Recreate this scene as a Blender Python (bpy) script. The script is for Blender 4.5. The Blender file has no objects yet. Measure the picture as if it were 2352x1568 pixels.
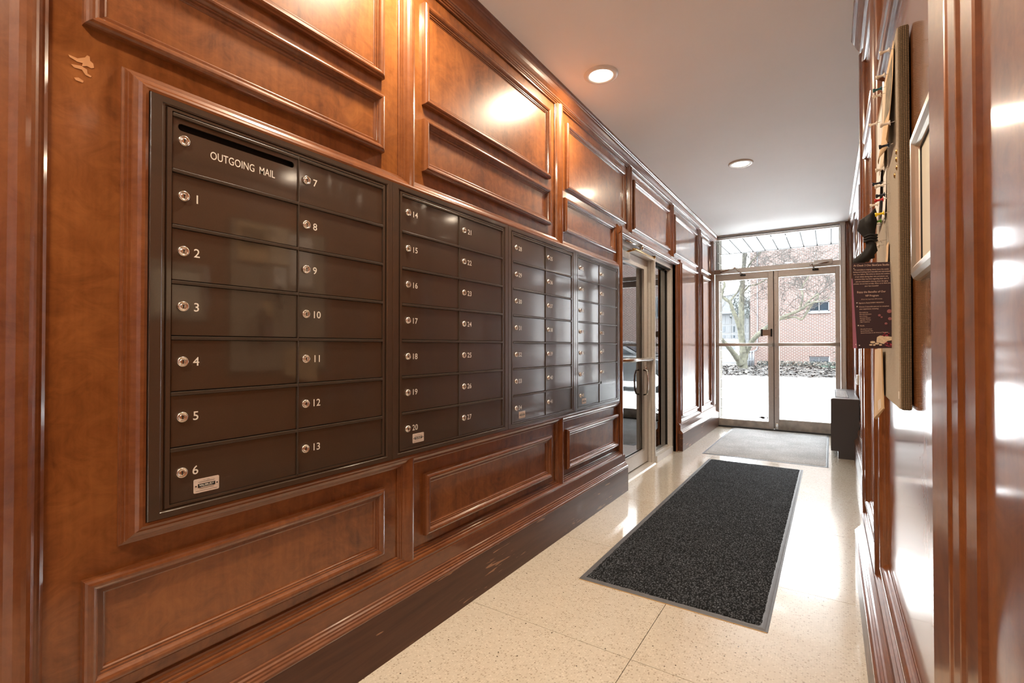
import bpy, bmesh, math, random
from mathutils import Vector, Matrix

random.seed(7)
C = bpy.context.scene.collection
S = bpy.context.scene

# ------------------------------------------------------------------ camera, world, lamps, exposure
EYE = 1.08
FPX, CU, CV = 1112.0, 1176.0, 784.0
PIT = math.atan(12 / FPX)
YAW = math.atan(731 / math.hypot(FPX, 12))
cam_d = bpy.data.cameras.new('camera')
cam_d.sensor_width = 36.0
cam_d.lens = FPX * 36.0 / 2352.0
cam_d.clip_start = 0.02
cam_d.clip_end = 300
cam = bpy.data.objects.new('camera', cam_d)
cam.location = (0, 0, EYE)
cam.rotation_euler = (math.pi / 2 + PIT, 0, YAW)
C.objects.link(cam)
S.camera = cam
S.view_settings.view_transform = 'Standard'
S.view_settings.look = 'None'
S.view_settings.gamma = 1.0
S.view_settings.use_curve_mapping = False
S.view_settings.exposure = 0.45

world = bpy.data.worlds.new('overcast_sky')
S.world = world
world.use_nodes = True
bg = world.node_tree.nodes['Background']
bg.inputs[0].default_value = (0.93, 0.97, 1.0, 1)
bg.inputs[1].default_value = 19.0

H = 2.59            # ceiling height
LAMPS = [(-1.06, 2.50, 18), (-0.61, 4.36, 12), (-1.06, 1.18, 20), (-0.60, -0.5, 28)]
for lx, ly, lw in LAMPS:
    ld = bpy.data.lights.new('downlight_lamp', 'AREA')
    ld.shape = 'DISK'
    ld.size = 0.125
    ld.energy = lw
    ld.color = (1.0, 0.81, 0.59)
    lo = bpy.data.objects.new('downlight_lamp', ld)
    lo.location = (lx, ly, H - 0.012)
    C.objects.link(lo)
pd = bpy.data.lights.new('entrance_portal', 'AREA')
pd.shape = 'RECTANGLE'
pd.size, pd.size_y = 1.5, 2.6
pd.cycles.is_portal = True
po = bpy.data.objects.new('entrance_portal', pd)
po.location = (-0.6, 7.2, 1.3)
po.rotation_euler = (-math.pi / 2, 0, 0)
C.objects.link(po)
YB = -3.4            # closed end of the lobby behind the photographer
pd2 = bpy.data.lights.new('fill_window_portal', 'AREA')  # portal for the added fill window behind the camera
pd2.shape = 'RECTANGLE'
pd2.size, pd2.size_y = 2.4, 1.8
pd2.cycles.is_portal = True
po2 = bpy.data.objects.new('fill_window_portal', pd2)
po2.location = (0.40, -2.35, 1.28)
po2.rotation_euler = (0, math.pi / 2, 0)
C.objects.link(po2)

# ------------------------------------------------------------------ pixel -> point (2352 x 1568 frame)
_c, _s = math.cos(YAW), math.sin(YAW)
_F = Vector((-_s * math.cos(PIT), _c * math.cos(PIT), math.sin(PIT)))
_R = Vector((_c, _s, 0))
_U = _R.cross(_F)
def ray(u, v):
    return _F + _R * ((u - CU) / FPX) - _U * ((v - CV) / FPX)
def at(u, v, y):
    r = ray(u, v)
    p = r * (y / r.y)
    p.z += EYE
    return p
def atx(u, v, x):
    r = ray(u, v)
    p = r * (x / r.x)
    p.z += EYE
    return p

# ------------------------------------------------------------------ materials
def lin(r, g, b):
    f = lambda c: (c / 255 / 12.92) if c / 255 <= 0.04045 else ((c / 255 + 0.055) / 1.055) ** 2.4
    return (f(r), f(g), f(b), 1)

class NT:
    def __init__(self, name):
        self.m = bpy.data.materials.new(name)
        self.m.use_nodes = True
        self.t = self.m.node_tree
        self.n = self.t.nodes
        self.b = self.n['Principled BSDF']
    def add(self, typ, **kw):
        nd = self.n.new(typ)
        for k, v in kw.items():
            if k in ('inp',):
                for kk, vv in v.items():
                    nd.inputs[kk].default_value = vv
            else:
                setattr(nd, k, v)
        return nd
    def link(self, a, b):
        self.t.links.new(a, b)
    def pos(self, scale=(1, 1, 1)):
        g = self.add('ShaderNodeNewGeometry')
        mp = self.add('ShaderNodeMapping')
        mp.inputs['Scale'].default_value = scale
        self.link(g.outputs['Position'], mp.inputs['Vector'])
        return mp.outputs[0]
    def noise(self, vec, scale, detail=3, rough=0.5, dist=0.0):
        nd = self.add('ShaderNodeTexNoise')
        nd.inputs['Scale'].default_value = scale
        nd.inputs['Detail'].default_value = detail
        nd.inputs['Roughness'].default_value = rough
        nd.inputs['Distortion'].default_value = dist
        self.link(vec, nd.inputs['Vector'])
        return nd.outputs[0]
    def ramp(self, fac, stops):
        r = self.add('ShaderNodeValToRGB')
        el = r.color_ramp.elements
        while len(el) < len(stops):
            el.new(0.5)
        for e, (p, col) in zip(el, stops):
            e.position = p
            e.color = col if len(col) == 4 else (*col, 1)
        self.link(fac, r.inputs[0])
        return r.outputs[0]
    def mix(self, fac, a, b, mode='MIX'):
        m = self.add('ShaderNodeMix', data_type='RGBA', blend_type=mode)
        for sock, val in ((m.inputs[0], fac), (m.inputs[6], a), (m.inputs[7], b)):
            if hasattr(val, 'is_output'):
                self.link(val, sock)
            else:
                sock.default_value = val
        return m.outputs[2]
    def bump(self, h, strength, dist=0.01):
        b = self.add('ShaderNodeBump')
        b.inputs['Strength'].default_value = strength
        b.inputs['Distance'].default_value = dist
        self.link(h, b.inputs['Height'])
        self.link(b.outputs[0], self.b.inputs['Normal'])
        return b
    def set(self, **kw):
        for k, v in kw.items():
            self.b.inputs[k.replace('_', ' ')].default_value = v
        return self

def plain(name, col, rough=0.5, metal=0.0, var=0.06, scale=30, coat=0.0, bump=0.0):
    n = NT(name)
    p = n.pos()
    f = n.noise(p, scale, 3)
    a = tuple(max(0, c * (1 - var)) for c in col[:3]) + (1,)
    b = tuple(min(1, c * (1 + var)) for c in col[:3]) + (1,)
    n.link(n.ramp(f, [(0.3, a), (0.7, b)]), n.b.inputs['Base Color'])
    n.set(Roughness=rough, Metallic=metal)
    n.b.inputs['Coat Weight'].default_value = coat
    if bump:
        n.bump(f, bump, 0.002)
    return n.m

def wood(name, dark, mid, light, scale=(4, 4, 1.0), rough=0.3, coat=1.0, coat_rough=0.11, fine=(90, 90, 3)):
    n = NT(name)
    p1 = n.pos(scale)
    warp = n.noise(n.pos((1.6, 1.6, 1.2)), 1.6, 4, 0.55, 0.6)
    f1 = n.noise(p1, 2.3, 6, 0.62, 1.6)
    f2 = n.noise(n.pos(fine), 1.0, 2, 0.5)
    burl = n.noise(n.pos((7, 7, 9)), 1.5, 6, 0.68, 2.2)
    a = n.add('ShaderNodeMath', operation='MULTIPLY_ADD')
    a.inputs[1].default_value = 0.30
    n.link(f1, a.inputs[0])
    b = n.add('ShaderNodeMath', operation='MULTIPLY')
    b.inputs[1].default_value = 0.36
    n.link(warp, b.inputs[0])
    n.link(b.outputs[0], a.inputs[2])
    c = n.add('ShaderNodeMath', operation='MULTIPLY_ADD')
    c.inputs[1].default_value = 0.1
    n.link(f2, c.inputs[0])
    n.link(a.outputs[0], c.inputs[2])
    d = n.add('ShaderNodeMath', operation='MULTIPLY_ADD')
    d.inputs[1].default_value = 0.34
    n.link(burl, d.inputs[0])
    n.link(c.outputs[0], d.inputs[2])
    col = n.ramp(d.outputs[0], [(0.37, dark), (0.53, mid), (0.71, light)])
    n.link(col, n.b.inputs['Base Color'])
    n.set(Roughness=rough)
    n.b.inputs['Coat Weight'].default_value = coat
    n.b.inputs['Coat Roughness'].default_value = coat_rough
    n.b.inputs['Specular IOR Level'].default_value = 0.3
    n.bump(f2, 0.02, 0.001)
    return n.m

M = {}
M['wood'] = wood('cherry_panel_wood', (0.072, 0.019, 0.005), (0.205, 0.066, 0.0155), (0.325, 0.118, 0.031), rough=0.36)
M['trim'] = wood('cherry_trim_wood', (0.088, 0.025, 0.008), (0.160, 0.050, 0.0145), (0.235, 0.082, 0.026), scale=(10, 10, 2.2), rough=0.34)
M['trim_h'] = wood('cherry_rail_wood', (0.088, 0.025, 0.008), (0.160, 0.050, 0.0145), (0.235, 0.082, 0.026), scale=(14, 1.2, 14), rough=0.34, fine=(90, 3, 90))
def plinth_mat():
    n = NT('dark_plinth_wood')
    f1 = n.noise(n.pos((14, 1.0, 14)), 2.0, 5, 0.6, 1.0)
    col = n.ramp(f1, [(0.3, (0.062, 0.022, 0.011)), (0.7, (0.105, 0.040, 0.020))])
    sc = n.noise(n.pos((60, 7, 95)), 1.0, 2, 0.5, 0.4)
    zone = n.noise(n.pos((1.2, 1.2, 5)), 2.0, 2)
    m = n.add('ShaderNodeMath', operation='MULTIPLY')
    n.link(sc, m.inputs[0]); n.link(zone, m.inputs[1])
    k = n.ramp(m.outputs[0], [(0.37, (0, 0, 0)), (0.40, (1, 1, 1))])
    n.link(n.mix(k, col, (0.36, 0.18, 0.10, 1)), n.b.inputs['Base Color'])
    n.set(Roughness=0.38)
    n.b.inputs['Coat Weight'].default_value = 0.15
    n.b.inputs['Specular IOR Level'].default_value = 0.3
    n.b.inputs['Coat Roughness'].default_value = 0.2
    return n.m
M['plinth'] = plinth_mat()

def terrazzo():
    n = NT('cream_terrazzo')
    p = n.pos()
    v = n.add('ShaderNodeTexVoronoi', feature='F1')
    v.inputs['Scale'].default_value = 130
    n.link(p, v.inputs['Vector'])
    sep = n.add('ShaderNodeSeparateColor')
    n.link(v.outputs['Color'], sep.inputs[0])
    chip = n.ramp(sep.outputs[0], [(0.0, (0.42, 0.355, 0.275)), (0.25, (0.56, 0.50, 0.41)), (0.5, (0.69, 0.63, 0.53)), (1.0, (0.80, 0.745, 0.65))])
    edge = n.ramp(v.outputs['Distance'], [(0.30, (1, 1, 1)), (0.55, (0, 0, 0))])
    body = n.mix(edge, (0.68, 0.625, 0.53, 1), chip)
    v2 = n.add('ShaderNodeTexVoronoi', feature='F1')
    v2.inputs['Scale'].default_value = 48
    n.link(p, v2.inputs['Vector'])
    sep2 = n.add('ShaderNodeSeparateColor')
    n.link(v2.outputs['Color'], sep2.inputs[0])
    k1 = n.ramp(v2.outputs['Distance'], [(0.10, (1, 1, 1)), (0.16, (0, 0, 0))])
    k2 = n.ramp(sep2.outputs[1], [(0.72, (0, 0, 0)), (0.75, (1, 1, 1))])
    kk = n.mix(1.0, k1, k2, 'MULTIPLY')
    dk = n.ramp(sep2.outputs[2], [(0.0, (0.06, 0.045, 0.035)), (0.6, (0.22, 0.13, 0.06)), (1, (0.30, 0.25, 0.2))])
    body = n.mix(kk, body, dk)
    big = n.noise(p, 2.2, 3)
    tone = n.ramp(big, [(0.3, (0.94, 0.93, 0.92)), (0.7, (1, 1, 1))])
    n.link(n.mix(1.0, body, tone, 'MULTIPLY'), n.b.inputs['Base Color'])
    n.set(Roughness=0.22)
    n.b.inputs['Coat Weight'].default_value = 0.9
    n.b.inputs['Coat Roughness'].default_value = 0.07
    return n.m
M['terrazzo'] = terrazzo()
M['joint'] = plain('dark_divider_strip', (0.07, 0.06, 0.05), 0.5)
M['ceiling'] = plain('white_ceiling_paint', (0.92, 0.915, 0.91), 0.7, var=0.01, scale=3, bump=0.02)
M['white'] = plain('white_enamel', (0.8, 0.8, 0.79), 0.4, var=0.02)
M['bronze'] = plain('dark_bronze_paint', (0.046, 0.031, 0.021), 0.3, var=0.10, scale=500, coat=1.0)
M['bronze'].node_tree.nodes['Principled BSDF'].inputs['Coat Roughness'].default_value = 0.06
M['bronze'].node_tree.nodes['Principled BSDF'].inputs['Coat IOR'].default_value = 1.75
M['bronze_rail'] = plain('bronze_rail_paint', (0.05, 0.036, 0.026), 0.3, var=0.06)
M['black'] = plain('black_recess', (0.006, 0.006, 0.006), 0.8)
M['chrome'] = plain('nickel_lock', (0.85, 0.80, 0.74), 0.24, 1.0, var=0.03)
M['ink'] = plain('white_number_ink', (0.80, 0.78, 0.72), 0.6, var=0.02)
M['plate'] = plain('brushed_label_plate', (0.72, 0.62, 0.55), 0.5, 0.2, var=0.04)
M['alum'] = plain('brushed_aluminium', (0.50, 0.47, 0.445), 0.38, 0.45, var=0.05, scale=60)
M['alum_light'] = plain('anodised_aluminium', (0.70, 0.68, 0.645), 0.4, 0.3, var=0.05, scale=60)
M['alum_worn'] = plain('worn_kick_aluminium', (0.42, 0.39, 0.35), 0.5, 0.5, var=0.25, scale=14)
M['steel'] = plain('polished_steel', (0.75, 0.73, 0.70), 0.2, 1.0, var=0.03)
M['brass'] = plain('aged_brass', (0.62, 0.40, 0.14), 0.3, 1.0, var=0.08)
M['brown_metal'] = plain('brown_closer_metal', (0.30, 0.21, 0.16), 0.45, 0.3)
M['gasket'] = plain('black_gasket', (0.015, 0.014, 0.014), 0.6)
M['charcoal'] = plain('charcoal_heater_paint', (0.055, 0.05, 0.055), 0.5, var=0.1, scale=300)
M['heater_top'] = plain('grey_heater_enamel', (0.30, 0.31, 0.33), 0.3, 0.3)
M['rubber'] = plain('grey_mat_rubber', (0.11, 0.115, 0.13), 0.5, var=0.12)
M['tan'] = plain('tan_mat_backing', (0.50, 0.30, 0.09), 0.7)
M['paper'] = plain('cream_paper', (0.72, 0.60, 0.45), 0.8, var=0.05, scale=12)
M['paper_white'] = plain('white_paper', (0.78, 0.75, 0.72), 0.8, var=0.03, scale=12)
M['paper_tan'] = plain('tan_paper', (0.66, 0.46, 0.26), 0.8, var=0.06, scale=12)
M['photo_print'] = plain('faded_print_ink', (0.20, 0.15, 0.08), 0.7, var=0.6, scale=40)
M['kraft'] = plain('kraft_envelope_paper', (0.62, 0.44, 0.25), 0.75, var=0.05, scale=10)
M['silver'] = plain('brushed_silver_frame', (0.68, 0.62, 0.54), 0.3, 0.8, var=0.04)
M['certificate'] = plain('ivory_certificate', (0.66, 0.63, 0.54), 0.6, var=0.03, scale=4)
M['maroon'] = plain('maroon_card', (0.026, 0.006, 0.012), 0.6, var=0.1)
M['pink'] = plain('mauve_card', (0.36, 0.13, 0.20), 0.5)
M['cream_ink'] = plain('peach_lettering_ink', (0.72, 0.52, 0.42), 0.6)
M['star'] = plain('white_star_ink', (0.85, 0.82, 0.75), 0.6)
M['petal'] = plain('crimson_petal_ink', (0.36, 0.03, 0.07), 0.6, var=0.3, scale=300)
M['towel'] = plain('ivory_towel_ink', (0.62, 0.50, 0.36), 0.7, var=0.15, scale=200)
M['bokeh'] = plain('mauve_bubble_ink', (0.26, 0.09, 0.10), 0.6, var=0.2, scale=60)
M['cloth'] = plain('black_satin_cloth', (0.005, 0.005, 0.006), 0.75, var=0.3, scale=60)
M['pin_clear'] = plain('clear_pin_plastic', (0.72, 0.66, 0.58), 0.15, var=0.02)
for nm, col in (('pin_black', (0.01, 0.015, 0.03)), ('pin_red', (0.45, 0.02, 0.02)), ('pin_yellow', (0.75, 0.55, 0.02)), ('pin_green', (0.12, 0.35, 0.03)), ('pin_teal', (0.01, 0.09, 0.12))):
    M[nm] = plain(nm + '_plastic', col, 0.25, var=0.02)

def carpet(name, lo, hi, sc=150, gap=0.10):
    n = NT(name)
    g = n.add('ShaderNodeNewGeometry')
    mp = n.add('ShaderNodeMapping')
    mp.inputs['Rotation'].default_value = (0, 0, math.radians(38))
    mp.inputs['Scale'].default_value = (1, 0.55, 1)
    n.link(g.outputs['Position'], mp.inputs['Vector'])
    v = n.add('ShaderNodeTexVoronoi', feature='F1')
    v.inputs['Scale'].default_value = sc
    n.link(mp.outputs[0], v.inputs['Vector'])
    sep = n.add('ShaderNodeSeparateColor')
    n.link(v.outputs['Color'], sep.inputs[0])
    pile = n.ramp(sep.outputs[0], [(0.0, tuple(a * 0.75 + b * 0.25 for a, b in zip(lo, hi))), (0.85, tuple((a + b) / 2 for a, b in zip(lo, hi))), (1.0, hi)])
    edge = n.ramp(v.outputs['Distance'], [(0.15, (1, 1, 1)), (0.6, (gap, gap, gap))])
    c = n.mix(1.0, pile, edge, 'MULTIPLY')
    big = n.noise(n.pos(), 3.5, 4, 0.6)
    tone = n.ramp(big, [(0.3, (0.75, 0.75, 0.75)), (0.7, (1, 1, 1))])
    n.link(n.mix(1.0, c, tone, 'MULTIPLY'), n.b.inputs['Base Color'])
    n.set(Roughness=0.95)
    n.b.inputs['Specular IOR Level'].default_value = 0.15
    n.bump(v.outputs['Distance'], -0.9, 0.004)
    return n.m
M['carpet'] = carpet('black_ribbed_carpet', (0.019, 0.023, 0.030), (0.22, 0.245, 0.285))
M['carpet_grey'] = carpet('pale_grey_carpet', (0.50, 0.505, 0.51), (0.88, 0.89, 0.90), 190, 0.7)

def burlap(name, base, dark, sc):
    n = NT(name)
    p = n.pos()
    outs = []
    for rz, ax in ((math.pi / 4, 'X'), (0, 'Z')):
        mp = n.add('ShaderNodeMapping')
        mp.inputs['Rotation'].default_value = (0, 0, rz)
        n.link(p, mp.inputs['Vector'])
        w = n.add('ShaderNodeTexWave', wave_type='BANDS', bands_direction=ax)
        w.inputs['Scale'].default_value = sc * (1.414 if rz else 1)
        w.inputs['Distortion'].default_value = 0.8
        n.link(mp.outputs[0], w.inputs['Vector'])
        outs.append(w.outputs[1])
    a = n.add('ShaderNodeMath', operation='MULTIPLY'); n.link(outs[0], a.inputs[0]); n.link(outs[1], a.inputs[1])
    col = n.ramp(a.outputs[0], [(0.05, dark), (0.6, base)])
    spk = n.noise(p, 260, 2)
    tone = n.ramp(spk, [(0.3, (0.85, 0.84, 0.82)), (0.7, (1, 1, 1))])
    n.link(n.mix(1.0, col, tone, 'MULTIPLY'), n.b.inputs['Base Color'])
    n.set(Roughness=0.9)
    n.bump(a.outputs[0], 0.5, 0.002)
    return n.m
M['burlap'] = burlap('oatmeal_board_fabric', (0.50, 0.43, 0.34), (0.42, 0.36, 0.28), 180)
M['burlap_side'] = burlap('brown_board_edge_weave', (0.27, 0.195, 0.11), (0.07, 0.05, 0.028), 85)

def glass(name, tint, ior):
    n = NT(name)
    n.n.remove(n.b)
    out = n.n['Material Output']
    tr = n.add('ShaderNodeBsdfTransparent'); tr.inputs[0].default_value = tint
    gl = n.add('ShaderNodeBsdfGlossy'); gl.inputs['Roughness'].default_value = 0.0
    fr = n.add('ShaderNodeFresnel'); fr.inputs[0].default_value = ior
    nz = n.noise(n.pos(), 40, 2)
    cr = n.ramp(nz, [(0.2, (0.96, 0.97, 0.97)), (0.8, (1, 1, 1))])
    n.link(cr, gl.inputs[0])
    mx = n.add('ShaderNodeMixShader')
    n.link(fr.outputs[0], mx.inputs[0]); n.link(tr.outputs[0], mx.inputs[1]); n.link(gl.outputs[0], mx.inputs[2])
    n.link(mx.outputs[0], out.inputs[0])
    return n.m
M['glass'] = glass('clear_door_glass', (0.97, 0.98, 0.98, 1), 1.45)
M['glass_dark'] = glass('tinted_side_glass', (0.55, 0.57, 0.58, 1), 1.75)
M['glass_far'] = plain('dark_window_glass', (0.006, 0.011, 0.016), 0.12, var=0.3, scale=2)

def emit(name, col, st):
    n = NT(name)
    n.n.remove(n.b)
    e = n.add('ShaderNodeEmission')
    e.inputs[0].default_value = col
    e.inputs[1].default_value = st
    n.link(e.outputs[0], n.n['Material Output'].inputs[0])
    return n.m
M['lens'] = emit('lit_lamp_lens', (1.0, 0.86, 0.66, 1), 9.0)

def bricks(name):
    n = NT(name)
    g = n.add('ShaderNodeNewGeometry')
    sep = n.add('ShaderNodeSeparateXYZ'); n.link(g.outputs['Position'], sep.inputs[0])
    ad = n.add('ShaderNodeMath', operation='ADD'); n.link(sep.outputs[0], ad.inputs[0]); n.link(sep.outputs[1], ad.inputs[1])
    cmb = n.add('ShaderNodeCombineXYZ'); n.link(ad.outputs[0], cmb.inputs[0]); n.link(sep.outputs[2], cmb.inputs[1])
    b = n.add('ShaderNodeTexBrick')
    b.inputs['Color1'].default_value = (0.054, 0.025, 0.020, 1)
    b.inputs['Color2'].default_value = (0.041, 0.020, 0.016, 1)
    b.inputs['Mortar'].default_value = (0.125, 0.108, 0.098, 1)
    b.inputs['Scale'].default_value = 1.0
    b.inputs['Mortar Size'].default_value = 0.014
    b.inputs['Mortar Smooth'].default_value = 0.3
    b.inputs['Bias'].default_value = 0.0
    b.inputs['Brick Width'].default_value = 0.215
    b.inputs['Row Height'].default_value = 0.0775
    n.link(cmb.outputs[0], b.inputs['Vector'])
    n.link(b.outputs[0], n.b.inputs['Base Color'])
    n.set(Roughness=0.9)
    return n.m
M['brick'] = bricks('red_brick_wall')
M['block'] = plain('tan_masonry_block', (0.062, 0.055, 0.043), 0.9, var=0.12, scale=25)
M['mortar'] = plain('pale_mortar', (0.16, 0.155, 0.14), 0.9)
M['lot'] = plain('pale_concrete_lot', (0.80, 0.80, 0.80), 0.85, var=0.02, scale=1.2)
M['mulch'] = plain('brown_mulch', (0.015, 0.013, 0.012), 0.95, var=0.75, scale=16)
M['bark'] = plain('grey_green_bark', (0.034, 0.033, 0.022), 0.9, var=0.55, scale=9)
M['twig'] = plain('grey_brown_twig', (0.014, 0.012, 0.010), 0.9, var=0.3)
M['needle'] = plain('blue_green_needles', (0.020, 0.036, 0.026), 0.8, var=0.4, scale=12)
M['ivy'] = plain('dark_ivy_leaf', (0.008, 0.013, 0.011), 0.6, var=0.6, scale=10)
M['ivy_pale'] = plain('pale_dry_leaf', (0.070, 0.060, 0.050), 0.8, var=0.3, scale=10)
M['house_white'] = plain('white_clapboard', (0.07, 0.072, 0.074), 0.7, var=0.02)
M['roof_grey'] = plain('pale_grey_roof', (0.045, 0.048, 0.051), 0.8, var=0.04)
M['yellow'] = plain('yellow_band_paint', (0.10, 0.066, 0.008), 0.6, var=0.05)
M['dark'] = plain('dark_trim_paint', (0.008, 0.008, 0.009), 0.6)
M['galv'] = plain('galvanised_pipe', (0.050, 0.054, 0.060), 0.5, 0.1)
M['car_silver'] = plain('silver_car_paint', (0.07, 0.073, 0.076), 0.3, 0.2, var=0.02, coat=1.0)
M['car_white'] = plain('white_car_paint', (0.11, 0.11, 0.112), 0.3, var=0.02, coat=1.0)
M['tyre'] = plain('black_tyre', (0.015, 0.015, 0.015), 0.8)
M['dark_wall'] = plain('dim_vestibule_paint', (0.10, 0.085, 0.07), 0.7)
M['scuff'] = plain('pale_scuffed_wood', (0.50, 0.24, 0.10), 0.6, var=0.1)
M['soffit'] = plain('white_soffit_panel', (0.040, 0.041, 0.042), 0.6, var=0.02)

# ------------------------------------------------------------------ mesh helpers
class MB:
    def __init__(self):
        self.v, self.f, self.mi, self.sm = [], [], [], []
    def add(self, vs, fs, mi=0, smooth=False):
        o = len(self.v)
        self.v += [Vector(p) for p in vs]
        for f in fs:
            self.f.append([o + i for i in f]); self.mi.append(mi); self.sm.append(smooth)
        return self
    def box(self, x0, x1, y0, y1, z0, z1, mi=0, bev=0.0):
        x0, x1 = min(x0, x1), max(x0, x1); y0, y1 = min(y0, y1), max(y0, y1); z0, z1 = min(z0, z1), max(z0, z1)
        if bev <= 0:
            vs = [(x, y, z) for z in (z0, z1) for y in (y0, y1) for x in (x0, x1)]
            fs = [(0, 2, 3, 1), (4, 5, 7, 6), (0, 1, 5, 4), (2, 6, 7, 3), (0, 4, 6, 2), (1, 3, 7, 5)]
            return self.add(vs, fs, mi)
        bm = bmesh.new()
        bmesh.ops.create_cube(bm, size=1)
        bmesh.ops.transform(bm, matrix=Matrix.Translation(((x0 + x1) / 2, (y0 + y1) / 2, (z0 + z1) / 2)) @ Matrix.Diagonal((x1 - x0, y1 - y0, z1 - z0, 1)), verts=bm.verts)
        bmesh.ops.bevel(bm, geom=list(bm.edges), offset=bev, segments=2, profile=0.5, affect='EDGES')
        return self.bm(bm, mi)
    def bm(self, bm, mi=0, smooth=False):
        bm.verts.ensure_lookup_table()
        bm.verts.index_update()
        self.add([v.co.copy() for v in bm.verts], [[v.index for v in f.verts] for f in bm.faces], mi, smooth)
        bm.free()
        return self
    def prism(self, prof, a, b, fn, mi=0, smooth=False, caps=True):
        """profile points (p, q) swept from a to b; fn(p, q, t) -> xyz"""
        n = len(prof)
        vs = [fn(p, q, a) for p, q in prof] + [fn(p, q, b) for p, q in prof]
        fs = [(i, (i + 1) % n, n + (i + 1) % n, n + i) for i in range(n)]
        self.add(vs, fs, mi, smooth)
        if caps:
            self.add(vs[:n], [tuple(range(n))[::-1]], mi)
            self.add(vs[n:], [tuple(range(n))], mi)
        return self
    def tube(self, pts, radii, seg=8, mi=0, smooth=True, caps=True):
        pts = [Vector(p) for p in pts]
        if not hasattr(radii, '__len__'):
            radii = [radii] * len(pts)
        rings = []
        up = None
        for i, p in enumerate(pts):
            d = (pts[min(i + 1, len(pts) - 1)] - pts[max(i - 1, 0)])
            d = d.normalized() if d.length > 1e-9 else Vector((0, 0, 1))
            if up is None:
                up = d.orthogonal().normalized()
            up = (up - d * up.dot(d))
            up = up.normalized() if up.length > 1e-6 else d.orthogonal().normalized()
            w = d.cross(up)
            rings.append([p + (up * math.cos(2 * math.pi * k / seg) + w * math.sin(2 * math.pi * k / seg)) * radii[i] for k in range(seg)])
        vs = [q for r in rings for q in r]
        fs = []
        for i in range(len(pts) - 1):
            for k in range(seg):
                a, b = i * seg + k, i * seg + (k + 1) % seg
                fs.append((a, b, b + seg, a + seg))
        self.add(vs, fs, mi, smooth)
        if caps:
            self.add(rings[0], [tuple(range(seg))[::-1]], mi)
            self.add(rings[-1], [tuple(range(seg))], mi)
        return self
    def lathe(self, prof, origin, axis, seg=20, mi=None, smooth=True):
        """prof: (radius, height along axis[, material])"""
        o = Vector(origin); ax = Vector(axis).normalized(); u = ax.orthogonal().normalized(); w = ax.cross(u)
        vs = []
        for p in prof:
            for k in range(seg):
                a = 2 * math.pi * k / seg
                vs.append(o + ax * p[1] + (u * math.cos(a) + w * math.sin(a)) * p[0])
        for i in range(len(prof) - 1):
            m = prof[i][2] if len(prof[i]) > 2 else (mi or 0)
            fs = [(i * seg + k, i * seg + (k + 1) % seg, (i + 1) * seg + (k + 1) % seg, (i + 1) * seg + k) for k in range(seg)]
            base = len(self.v)
            self.add([vs[j] for j in range(i * seg, (i + 2) * seg)], [tuple(j - i * seg for j in f) for f in fs], m, smooth)
        return self
    def poly(self, pts, n, th, mi=0):
        """flat outline extruded by th along n"""
        n = Vector(n).normalized() * th
        pts = [Vector(p) for p in pts]
        k = len(pts)
        vs = pts + [p + n for p in pts]
        fs = [tuple(range(k))[::-1], tuple(range(k, 2 * k))] + [(i, (i + 1) % k, k + (i + 1) % k, k + i) for i in range(k)]
        return self.add(vs, fs, mi)

ORG = {}
def origin(o):
    return ORG.get(o.name, Vector((0, 0, 0))) if o is not None else Vector((0, 0, 0))
def obj(name, mb, mats, parent=None, org=None, fix=True, **props):
    me = bpy.data.meshes.new(name)
    base = Vector(org) if org is not None else (origin(parent) if parent is not None else None)
    if base is None:
        if mb.v:
            lo = [min(v[i] for v in mb.v) for i in range(3)]; hi = [max(v[i] for v in mb.v) for i in range(3)]
            base = Vector(((lo[0] + hi[0]) / 2, (lo[1] + hi[1]) / 2, lo[2]))
        else:
            base = Vector((0, 0, 0))
    me.from_pydata([tuple(v - base) for v in mb.v], [], mb.f)
    if not isinstance(mats, (list, tuple)):
        mats = [mats]
    for m in mats:
        me.materials.append(m if not isinstance(m, str) else M[m])
    me.polygons.foreach_set('material_index', mb.mi)
    me.polygons.foreach_set('use_smooth', mb.sm)
    me.update()
    if fix:
        bm = bmesh.new(); bm.from_mesh(me)
        bmesh.ops.remove_doubles(bm, verts=bm.verts, dist=1e-6)
        bmesh.ops.recalc_face_normals(bm, faces=bm.faces)
        bm.to_mesh(me); bm.free()
    o = bpy.data.objects.new(name, me)
    C.objects.link(o)
    if parent is not None:
        o.parent = parent
        o.location = base - origin(parent)
    else:
        o.location = base
    ORG[o.name] = base
    for k, v in props.items():
        o[k] = v
    return o
def empty(name, loc, label=None, category=None, group=None, kind=None, parent=None):
    o = bpy.data.objects.new(name, None)
    o.empty_display_size = 0.05
    o.location = Vector(loc) - origin(parent)
    C.objects.link(o)
    if parent is not None:
        o.parent = parent
    ORG[o.name] = Vector(loc)
    for k, v in (('label', label), ('category', category), ('group', group), ('kind', kind)):
        if v:
            o[k] = v
    return o
def clone(src, parent, loc):
    o = src.copy()
    C.objects.link(o)
    o.parent = parent
    o.location = Vector(loc) - origin(parent)
    ORG[o.name] = Vector(loc)
    return o
_text_cache = {}
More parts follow.
